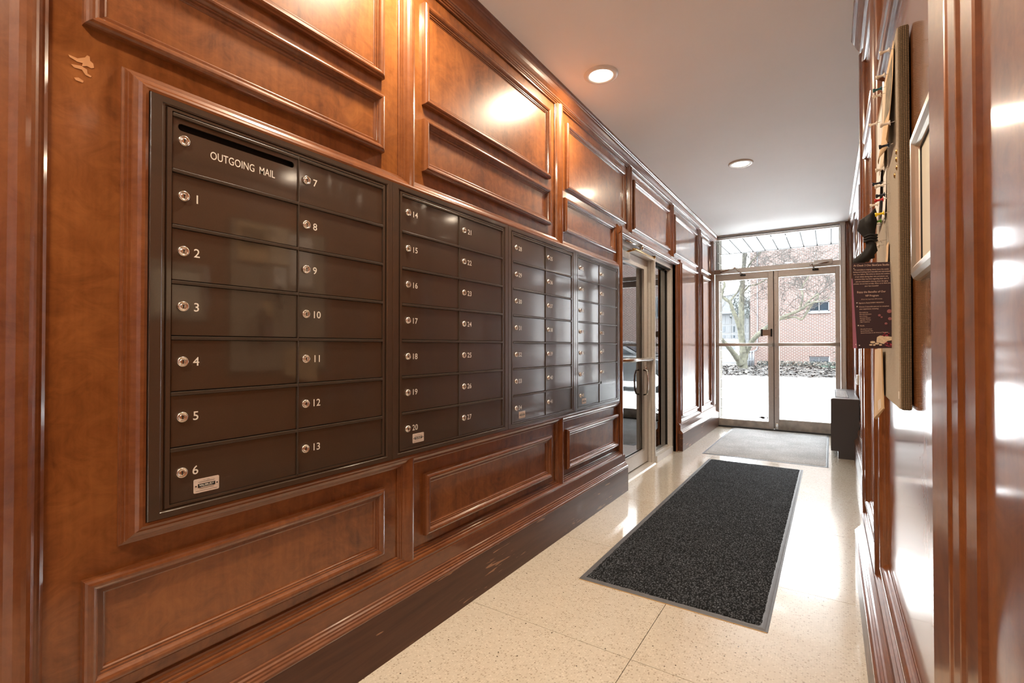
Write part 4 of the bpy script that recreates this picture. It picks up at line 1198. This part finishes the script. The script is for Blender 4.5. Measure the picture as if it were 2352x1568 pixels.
# ------------------------------------------------------------------ outdoors: mulch bed, brick building
mb = MB()
nx, ny = 90, 26
rng = random.Random(11)
mx0, mx1, my0, my1 = -14.0, 8.0, 22.3, 30.95
vs = []
for j in range(ny + 1):
    for i in range(nx + 1):
        t = j / ny
        z = -0.20 + (0.20 * min(1, t / 0.35)) + rng.uniform(-0.03, 0.03) - 0.05 * max(0, t - 0.6)
        if i in (0, nx) or j in (0, ny):
            z -= 0.1
        vs.append((mx0 + (mx1 - mx0) * i / nx + rng.uniform(-.06, .06), my0 + (my1 - my0) * t + rng.uniform(-.1, .1) * (0 if j in (0, ny) else 1), z))
fs = [(j * (nx + 1) + i, j * (nx + 1) + i + 1, (j + 1) * (nx + 1) + i + 1, (j + 1) * (nx + 1) + i) for j in range(ny) for i in range(nx)]
mb.add(vs, fs)
for _ in range(5000):
    x, y = rng.uniform(-7, 2), rng.uniform(22.5, 30)
    z = -0.20 + 0.20 * min(1, (y - my0) / (my1 - my0) / 0.35) + 0.02
    a = rng.uniform(0, 6.28); s_ = rng.uniform(0.03, 0.09)
    d = Vector((math.cos(a), math.sin(a), rng.uniform(-.3, .5))) * s_; e = Vector((-math.sin(a), math.cos(a), rng.uniform(-.2, .4))) * s_ * 0.5
    c = Vector((x, y, z))
    mb.add([c - d - e, c + d - e, c + d + e, c - d + e], [(0, 1, 2, 3)], 0 if rng.random() < 0.8 else 1)
obj('mulch_bed', mb, ['mulch', 'ivy_pale'], None, fix=False, kind='structure')

BYW = 31.0
bld = empty('brick_building', (4, BYW, -0.2), 'red brick building across the lot with two small dark windows', 'building')
bx0 = at(1723, 700, BYW).x
wins = [(at(1858, 693, BYW), at(1905, 714, BYW)), (at(1858, 818, BYW), at(1905, 838, BYW))]
cols = [(bx0, wins[0][0].x), (wins[0][0].x, wins[0][1].x), (wins[0][1].x, 18.0)]
w = MB()
w.box(cols[0][0], cols[0][1], BYW, BYW + 6, -0.4, 9.5)
w.box(cols[2][0], cols[2][1], BYW, BYW + 6, -0.4, 9.5)
cuts = [-0.4, wins[1][1].z, wins[1][0].z, wins[0][1].z, wins[0][0].z, 9.5]
w.box(cols[1][0], cols[1][1], BYW, BYW + 6, cuts[0], cuts[1])
w.box(cols[1][0], cols[1][1], BYW, BYW + 6, cuts[2], cuts[3])
w.box(cols[1][0], cols[1][1], BYW, BYW + 6, cuts[4], cuts[5])
obj('brick_wall', w, 'brick', bld)
for (p, q) in wins:
    f = obj('window_frame', MB().box(p.x, q.x, BYW + 0.03, BYW + 0.09, q.z, q.z + 0.05).box(p.x, q.x, BYW + 0.03, BYW + 0.09, p.z - 0.05, p.z).box(p.x, p.x + 0.05, BYW + 0.03, BYW + 0.09, q.z, p.z).box(q.x - 0.05, q.x, BYW + 0.03, BYW + 0.09, q.z, p.z).box((p.x + q.x) / 2 - 0.02, (p.x + q.x) / 2 + 0.02, BYW + 0.03, BYW + 0.09, q.z, p.z), 'house_white' if q.z > 2 else 'galv', bld)
    obj('window_pane', MB().box(p.x + 0.02, q.x - 0.02, BYW + 0.06, BYW + 0.07, q.z + 0.02, p.z - 0.02), 'glass_far', f)
    obj('window_sill', MB().box(p.x - 0.05, q.x + 0.05, BYW - 0.08, BYW + 0.03, q.z - 0.11, q.z), 'house_white', f)
# further windows to the right of the frame's edge
for x in (5.0, 9.0):
    f = obj('window_frame', MB().box(x, x + 2.2, BYW - 0.03, BYW + 0.0, 2.9, 4.3), 'house_white', bld)
    for i in range(3):
        obj('window_pane', MB().box(x + 0.08 + i * 0.7, x + 0.70 + i * 0.7, BYW - 0.045, BYW - 0.03, 3.0, 4.2), 'glass_far', f)
dsp = [at(1739.5, 560, BYW - 0.06), at(1739.5, 798, BYW - 0.06), at(1737, 804, BYW - 0.10), at(1730, 806.5, BYW - 0.25), at(1719, 808, BYW - 0.6)]
obj('conduit', MB().tube(dsp, [0.035, 0.035, 0.045, 0.05, 0.05], 8), 'galv', bld, label='pale vertical conduit')

# pipe railing in front of the wall corner
rl = empty('pipe_railing', at(1724, 846, 29.5), 'grey pipe railing at the corner of the brick building', 'railing')
for u, v0 in ((1719.5, 808), (1725, 808), (1730.5, 806)):
    obj('post', MB().tube([at(u, v0, 29.5), at(u, 846, 29.5)], 0.05, 8), 'galv', rl)
for v in (807.5, 827.5):
    obj('rail', MB().tube([at(1714, v + 1, 29.5), at(1731, v - 0.5, 29.5)], 0.045, 8), 'galv', rl)
obj('white_bollard', MB().lathe([(0.0, 0), (0.17, 0), (0.17, 0.74), (0.14, 0.80), (0, 0.84)], at(1722.5, 846, 30.2), (0, 0, 1), 16), 'house_white', None, label='white round bollard behind the pipe railing', category='bollard')

# ------------------------------------------------------------------ outdoors: far house, striped garage, cars
HY = 46
hs = empty('white_house', at(1690, 790, HY), 'white house with tall gridded windows left of the brick building', 'house')
z_ = lambda v: at(1690, v, HY).z
x_ = lambda u: at(u, 780, HY).x
obj('house_wall', MB().box(x_(1610), x_(1750), HY, HY + 6, -0.2, z_(719)), 'house_white', hs)
obj('roof', MB().prism([(x_(1600), z_(720)), (x_(1620), z_(690)), (x_(1700), z_(672)), (x_(1760), z_(720))], HY - 0.5, HY + 6.5, lambda p, q, t: (p, t, q)), 'roof_grey', hs)
for (ua, ub) in ((1658, 1680), (1682, 1700), (1703, 1712), (1713, 1722)):
    for (va, vb) in ((722, 744), (747, 764), (768, 778), (780, 788)):
        f = obj('window_frame', MB().box(x_(ua), x_(ub), HY - 0.06, HY, z_(vb), z_(va)), 'roof_grey', hs)
        n_ = 2 if ub - ua > 12 else 1
        for i in range(n_):
            a, b = x_(ua) + (x_(ub) - x_(ua)) * i / n_, x_(ua) + (x_(ub) - x_(ua)) * (i + 1) / n_
            obj('window_pane', MB().box(a + 0.10, b - 0.10, HY - 0.08, HY - 0.06, z_(vb) + 0.08, z_(va) - 0.08), 'glass_far' if va > 740 and (ua + va + i) % 3 else 'roof_grey', f)
GY = 38
gx = lambda u: at(u, 810, GY).x
gz = lambda v: at(1690, v, GY).z
ga = empty('striped_garage', at(1690, 845, GY), 'low white building with yellow bands behind the tree', 'building')
obj('garage_wall', MB().box(gx(1600), gx(1724), GY, GY + 3, -0.2, gz(792)), 'house_white', ga)
for a, b, m, nm in ((805.2, 806.8, 'yellow', 'yellow_band'), (809.2, 812, 'yellow', 'yellow_band'), (812, 813.2, 'dark', 'dark_band'), (808, 809.2, 'galv', 'grey_band'), (818.5, 823, 'brick', 'brick_band')):
    obj(nm, MB().box(gx(1600), gx(1724), GY - 0.06, GY, gz(b), gz(a)), m, ga)
obj('yellow_corner', MB().box(gx(1716), gx(1724), GY - 0.08, GY - 0.061, gz(805), gz(794)), 'yellow', ga)

def car(name, x, y, rz, paint, label, suv):
    r = empty(name, (x, y, -0.16), label, 'car')
    ca, sa = math.cos(rz), math.sin(rz)
    def T(p):
        return Vector((x + p[0] * ca - p[1] * sa, y + p[0] * sa + p[1] * ca, -0.16 + p[2]))
    hh = 1.72 if suv else 1.46
    low = [(-2.25, 0.30), (-2.28, 0.62), (-2.18, 0.90), (-1.2 if not suv else -2.1, 0.98), (1.0, 0.98), (1.9, 0.86), (2.25, 0.66), (2.28, 0.32)]
    top = [(-1.55, 0.98), (-0.95, hh - 0.06), (-0.2, hh), (0.35, hh - 0.06), (1.15, 0.98)] if not suv else [(-2.1, 0.98), (-1.85, hh - 0.06), (-1.5, hh), (0.2, hh), (1.15, 0.98)]
    def shell(prof, w0, w1, zmid):
        m = MB()
        n = len(prof)
        rows = []
        for yy, k in ((-w0, 0.0), (-w0 * 0.97, 1), (w0 * 0.97, 1), (w0, 0.0)):
            rows.append([T((p * (1 if k else 0.985), yy if True else 0, z - (0.0 if k else 0.03))) for p, z in prof])
        for a, b in zip(rows, rows[1:]):
            m.add(a + b, [(i, (i + 1) % n, n + (i + 1) % n, n + i) for i in range(n)], 0, False)
        m.add(rows[0], [tuple(range(n))]); m.add(rows[-1], [tuple(range(n))[::-1]])
        return m
    obj('car_body', shell(low, 0.88, 0.88, 0.6), paint, r)
    m = MB()
    n = len(top)
    lo_w, hi_w = 0.84, 0.66
    wz = lambda z: lo_w + (hi_w - lo_w) * (z - 0.98) / (hh - 0.98)
    L = [T((p, -wz(z), z)) for p, z in top]; R_ = [T((p, wz(z), z)) for p, z in top]
    m.add(L + R_, [(i, (i + 1) % n, n + (i + 1) % n, n + i) for i in range(n)])
    m.add(L, [tuple(range(n))]); m.add(R_, [tuple(range(n))[::-1]])
    obj('cabin', m, paint, r)
    gm = MB()
    zc, pc = 1.0 + (hh - 1.0) * 0.45, sum(p for p, z in top) / n
    for sgn in (-1, 1):
        gm.add([T((pc + (p - pc) * 0.84, sgn * (wz(zc + (z - zc) * 0.78) + 0.012), zc + (z - zc) * 0.78)) for p, z in top], [tuple(range(n))])
    for i0, i1 in ((0, 1), (n - 2, n - 1)):
        (pa, za), (pb_, zb_) = top[i0], top[i1]
        def E_(t, s):
            p, z = pa + (pb_ - pa) * t, za + (zb_ - za) * t
            out = -0.015 if i0 == 0 else 0.015
            return T((p + out, s * wz(z) * 0.88, z + 0.012))
        gm.add([E_(0.12, -1), E_(0.12, 1), E_(0.9, 1), E_(0.9, -1)], [(0, 1, 2, 3)])
    obj('car_windows', gm, 'glass_far', r)
    for px_ in (-1.42, 1.42):
        for sgn in (-1, 1):
            wh = obj('wheel', MB().lathe([(0.0, -0.1), (0.30, -0.1), (0.33, -0.07), (0.33, 0.07), (0.30, 0.1), (0.0, 0.1)], T((px_, sgn * 0.80, 0.33)), (-sa, ca, 0), 20), 'tyre', r)
            obj('hubcap', MB().lathe([(0.20, 0.0), (0.19, 0.02), (0, 0.03)], T((px_, sgn * 0.90, 0.33)), (-sa * sgn, ca * sgn, 0), 16), 'alum_light', wh)
    obj('side_moulding', MB().poly([T((-2.0, -0.885, 0.56)), T((2.0, -0.885, 0.56)), T((2.0, -0.885, 0.62)), T((-2.0, -0.885, 0.62))], (sa, -ca, 0), 0.01), 'galv', r)
car('parked_car', at(1660, 845, 33).x, 34.6, math.pi / 2 + 0.05, 'car_white', 'white car with dark rear window behind the tree trunk', True)
car('parked_car', 2.56, 13.9, math.pi + 0.03, 'car_silver', 'silver car parked outside, seen mirrored in the side door glass', False)

# ------------------------------------------------------------------ outdoors: trees and shrubs
def spline(pts, n=5):
    P = [Vector(p) for p in pts]
    if len(P) < 3:
        return P
    out = []
    for i in range(len(P) - 1):
        p0, p1, p2, p3 = P[max(i - 1, 0)], P[i], P[i + 1], P[min(i + 2, len(P) - 1)]
        for k in range(n):
            t = k / n
            out.append(0.5 * ((2 * p1) + (p2 - p0) * t + (2 * p0 - 5 * p1 + 4 * p2 - p3) * t * t + (3 * p1 - p0 - 3 * p2 + p3) * t ** 3))
    out.append(P[-1])
    return out
TY = 26.0
tree = empty('bare_tree', at(1706, 849, TY), 'bare multi-stemmed tree with grey-green bark outside the entrance doors', 'tree')
def limb(name, pix, r0, r1, bulge=0.0, parent=tree):
    """pix: (u, v, depth offset); radii in metres"""
    pts = spline([at(u, v, TY + dy_) for u, v, dy_ in pix], 5)
    n = len(pts)
    rr = [r0 + (r1 - r0) * (i / (n - 1)) ** 0.8 for i in range(n)]
    rg = random.Random(len(pix) * 7 + int(pix[0][0]))
    rr = [r * (1 + rg.uniform(-0.09, 0.09)) for r in rr]
    if bulge:
        rr[0] *= 1 + bulge; rr[1] *= 1 + bulge * 0.6; rr[2] *= 1 + bulge * 0.3
    obj(name, MB().tube(pts, rr, 9), 'bark', parent)
    return pts
LIMBS = [
    ('trunk', [(1706, 850, 0), (1707, 836, 0), (1706, 820, 0), (1706, 803, 0), (1704, 785, 0), (1702, 765, 0), (1702, 745, 0.1), (1703, 722, 0.1), (1703, 700, 0.2), (1704, 680, 0.2), (1705, 660, 0.3), (1707, 630, 0.4), (1710, 590, 0.6), (1712, 550, 0.8)], 0.20, 0.10, 0.75),
    ('branch', [(1701, 835, -0.1), (1693, 822, -0.3), (1684, 810, -0.5), (1673, 796, -0.8), (1664, 786, -1.0), (1655, 777, -1.2)], 0.155, 0.085, 0.4),
    ('branch', [(1709, 825, 0.1), (1714, 808, 0.1), (1722, 792, 0.0), (1733, 776, -0.2), (1745, 765, -0.3), (1757, 754, -0.4), (1770, 745, -0.6), (1790, 732, -0.8), (1812, 722, -1.0), (1830, 715, -1.2), (1843, 708, -1.4), (1855, 700, -1.6)], 0.150, 0.055, 0.3),
    ('branch', [(1702, 770, 0), (1697, 750, -0.2), (1691, 730, -0.4), (1683, 712, -0.6), (1677, 695, -0.8), (1668, 688, -0.9), (1659, 680, -1.0), (1660, 665, -1.1), (1664, 655, -1.2), (1661, 640, -1.3), (1655, 615, -1.4)], 0.115, 0.045, 0.2),
    ('branch', [(1677, 692, -0.8), (1684, 682, -0.6), (1692, 673, -0.5), (1698, 662, -0.3), (1703, 645, -0.2)], 0.055, 0.03, 0.2),
    ('branch', [(1706, 672, 0.2), (1714, 663, 0.1), (1722, 656, 0.0), (1735, 654, -0.2), (1748, 648, -0.3), (1760, 640, -0.5), (1775, 625, -0.7)], 0.06, 0.025, 0.2),
    ('branch', [(1706, 640, 0.3), (1714, 622, 0.3), (1722, 606, 0.2), (1736, 590, 0.1), (1752, 575, 0.0), (1778, 560, -0.2)], 0.06, 0.02, 0.2),
    ('branch', [(1790, 733, -0.8), (1808, 730, -0.9), (1826, 728, -1.0), (1838, 733, -1.1), (1845, 730, -1.15), (1855, 714, -1.3), (1866, 697, -1.4), (1878, 683, -1.5), (1879, 672, -1.5)], 0.055, 0.040, 0.1),
    ('branch', [(1836, 712, -1.2), (1841, 695, -1.3), (1844, 678, -1.4), (1841, 664, -1.4), (1847, 650, -1.5), (1855, 638, -1.5), (1864, 620, -1.6), (1872, 600, -1.7)], 0.050, 0.022, 0.1),
    ('branch', [(1855, 700, -1.6), (1868, 694, -1.7), (1886, 692, -1.8), (1900, 687, -1.9), (1906, 682, -2.0)], 0.045, 0.020, 0.0),
    ('branch', [(1843, 707, -1.4), (1855, 694, -1.5), (1868, 682, -1.5), (1880, 674, -1.6)], 0.042, 0.03, 0.0),
]
paths = []
for nm, pix, r0, r1, bl in LIMBS:
    paths.append((limb(nm, pix, r0, r1, bl), r1))
tw = MB()
rng = random.Random(5)
def twig(p, d, ln, r, depth):
    q = p
    pts = [p]
    for _ in range(3):
        d = (d + Vector((rng.uniform(-.5, .5), rng.uniform(-.5, .5), rng.uniform(-.25, .45)))).normalized()
        q = q + d * ln / 3
        pts.append(q)
    tw.tube(pts, [r, r * 0.8, r * 0.65, r * 0.5], 3, 0, False, False)
    if depth > 0:
        for _ in range(3 if depth > 1 else 3):
            k = rng.randint(1, 3)
            nd = (d + Vector((rng.uniform(-1, 1), rng.uniform(-1, 1), rng.uniform(-.4, .9)))).normalized()
            twig(pts[k], nd, ln * rng.uniform(0.55, 0.85), r * 0.62, depth - 1)
for i, (pts, r1) in enumerate(paths):
    if i in (0,):
        sel = pts[35:]
    elif i == 1:
        continue
    else:
        sel = pts[len(pts) // 2:]
    for p in sel[::2]:
        if rng.random() < 0.85:
            a = rng.uniform(0, 6.28)
            twig(p, Vector((math.cos(a), math.sin(a) * 0.6, rng.uniform(0.0, 0.9))).normalized(), rng.uniform(0.7, 1.5), 0.016, 3)
for _ in range(60):       # crown overhead, hanging into the transom view
    u, v = rng.uniform(1665, 1900), rng.uniform(575, 650)
    p = at(u, v, TY + rng.uniform(-1.5, 1.5))
    a = rng.uniform(0, 6.28)
    twig(p, Vector((math.cos(a), 0.5 * math.sin(a), rng.uniform(-.3, .6))).normalized(), rng.uniform(0.8, 1.5), 0.014, 3)
for u, v in ((1660, 710), (1665, 640), (1690, 635), (1720, 680), (1755, 690), (1790, 660), (1800, 690), (1850, 650), (1890, 660), (1905, 675)):
    for _ in range(3):
        p = at(u + rng.uniform(-8, 8), v + rng.uniform(-8, 8), TY + rng.uniform(-1.2, 0.6))
        a = rng.uniform(0, 6.28)
        twig(p, Vector((math.cos(a), 0.5 * math.sin(a), rng.uniform(-.2, .7))).normalized(), rng.uniform(0.5, 1.0), 0.011, 3)
obj('twigs', tw, 'twig', tree, fix=False, kind='stuff')

def spruce(x, y, h, label, seed, rad):
    r = empty('spruce_tree', (x, y, -0.1), label, 'tree')
    obj('trunk', MB().tube([(x, y, -0.15), (x, y, h * 0.5), (x, y, h)], [0.09, 0.06, 0.01], 8), 'twig', r)
    rg = random.Random(seed)
    m = MB()
    for k in range(110):
        t = (k / 110) ** 0.85
        z = 0.15 + t * (h - 0.2)
        ln = rad * (1 - t) * rg.uniform(0.7, 1.05) + 0.12
        a = k * 2.399 + rg.uniform(-.3, .3)
        d = Vector((math.cos(a), math.sin(a), 0))
        p0 = Vector((x, y, z))
        nseg = 9
        for s_ in range(2, nseg + 1):
            f = s_ / nseg
            c = p0 + d * ln * f + Vector((0, 0, -0.22 * ln * f * f + 0.06 * f))
            for _ in range(5):
                sd = Vector((-d.y, d.x, 0)) * rg.choice((-1, 1))
                tip = c + (sd * rg.uniform(0.5, 1) + d * rg.uniform(0.3, 0.9) + Vector((0, 0, rg.uniform(-.5, .25)))).normalized() * rg.uniform(0.10, 0.22)
                nrm = Vector((rg.uniform(-.3, .3), rg.uniform(-.3, .3), 1)).cross(tip - c).normalized() * 0.018
                m.add([c - nrm, c + nrm, tip], [(0, 1, 2)])
    obj('needles', m, 'needle', r, fix=False, kind='stuff')
sp = at(1932, 848, 27.5)
spruce(sp.x + 0.35, 27.5, 3.9, 'green spruce whose branch tips reach past the right door glass', 2, 0.95)
def shrub(name, x, y, z0, w_, h, n, m, label, seed):
    r = empty(name, (x, y, z0), label, 'shrub')
    rg = random.Random(seed)
    mm = MB()
    for _ in range(n):
        a = rg.uniform(0, 6.28); b = rg.uniform(0, 1)
        rr = w_ * math.sqrt(rg.random())
        c = Vector((x + rr * math.cos(a), y + rr * math.sin(a) * 0.6, z0 + h * b * (1 - (rr / w_) ** 2 * 0.7)))
        d = Vector((rg.uniform(-1, 1), rg.uniform(-1, 1), rg.uniform(-1, 1))).normalized() * rg.uniform(0.06, 0.14)
        e = d.orthogonal().normalized() * d.length * 0.45
        mm.add([c - d, c + e, c + d, c - e], [(0, 1, 2, 3)])
    obj('foliage', mm, m, r, fix=False, kind='stuff')
    st_ = MB()
    for i in range(5):
        a = i * 1.257
        st_.tube([(x, y, z0 - 0.05), (x + 0.4 * w_ * math.cos(a), y + 0.25 * w_ * math.sin(a), z0 + h * 0.6)], [0.03, 0.01], 5)
    if z0 > 0.5:
        st_.tube([(x, y, -0.16), (x, y, z0 + h * 0.5)], [0.12, 0.06], 6)
    obj('stem', st_, 'twig', r)
p = at(1716, 712, 43)
shrub('evergreen_shrub', p.x + 0.2, 43, p.z - 0.6, 1.5, 3.0, 1400, 'ivy', 'dark evergreen behind the tree, against the brick corner', 4)
p = at(1905, 853, 29.5)
shrub('low_shrub', p.x, 29.5, p.z, 0.7, 0.30, 220, 'needle', 'low green shrub under the basement window', 6)
iv = MB()
rng = random.Random(21)
for _ in range(3200):
    u = rng.uniform(-3.45, 3.0)
    t = rng.random() ** 1.3
    c = Vector((u, BYW - rng.uniform(0.12, 0.78), -0.02 + 0.30 * t))
    d = Vector((rng.uniform(-1, 1), rng.uniform(-1, 0.2), rng.uniform(-1, 1))).normalized() * rng.uniform(0.03, 0.075)
    e = d.orthogonal().normalized() * d.length * 0.6
    iv.add([c - d, c + e, c + d, c - e], [(0, 1, 2, 3)], 0 if rng.random() < 0.6 else 1)
obj('ground_ivy', iv, ['ivy', 'ivy_pale'], None, fix=False, kind='stuff', label='ground ivy and dry leaves along the foot of the brick wall', category='ivy')
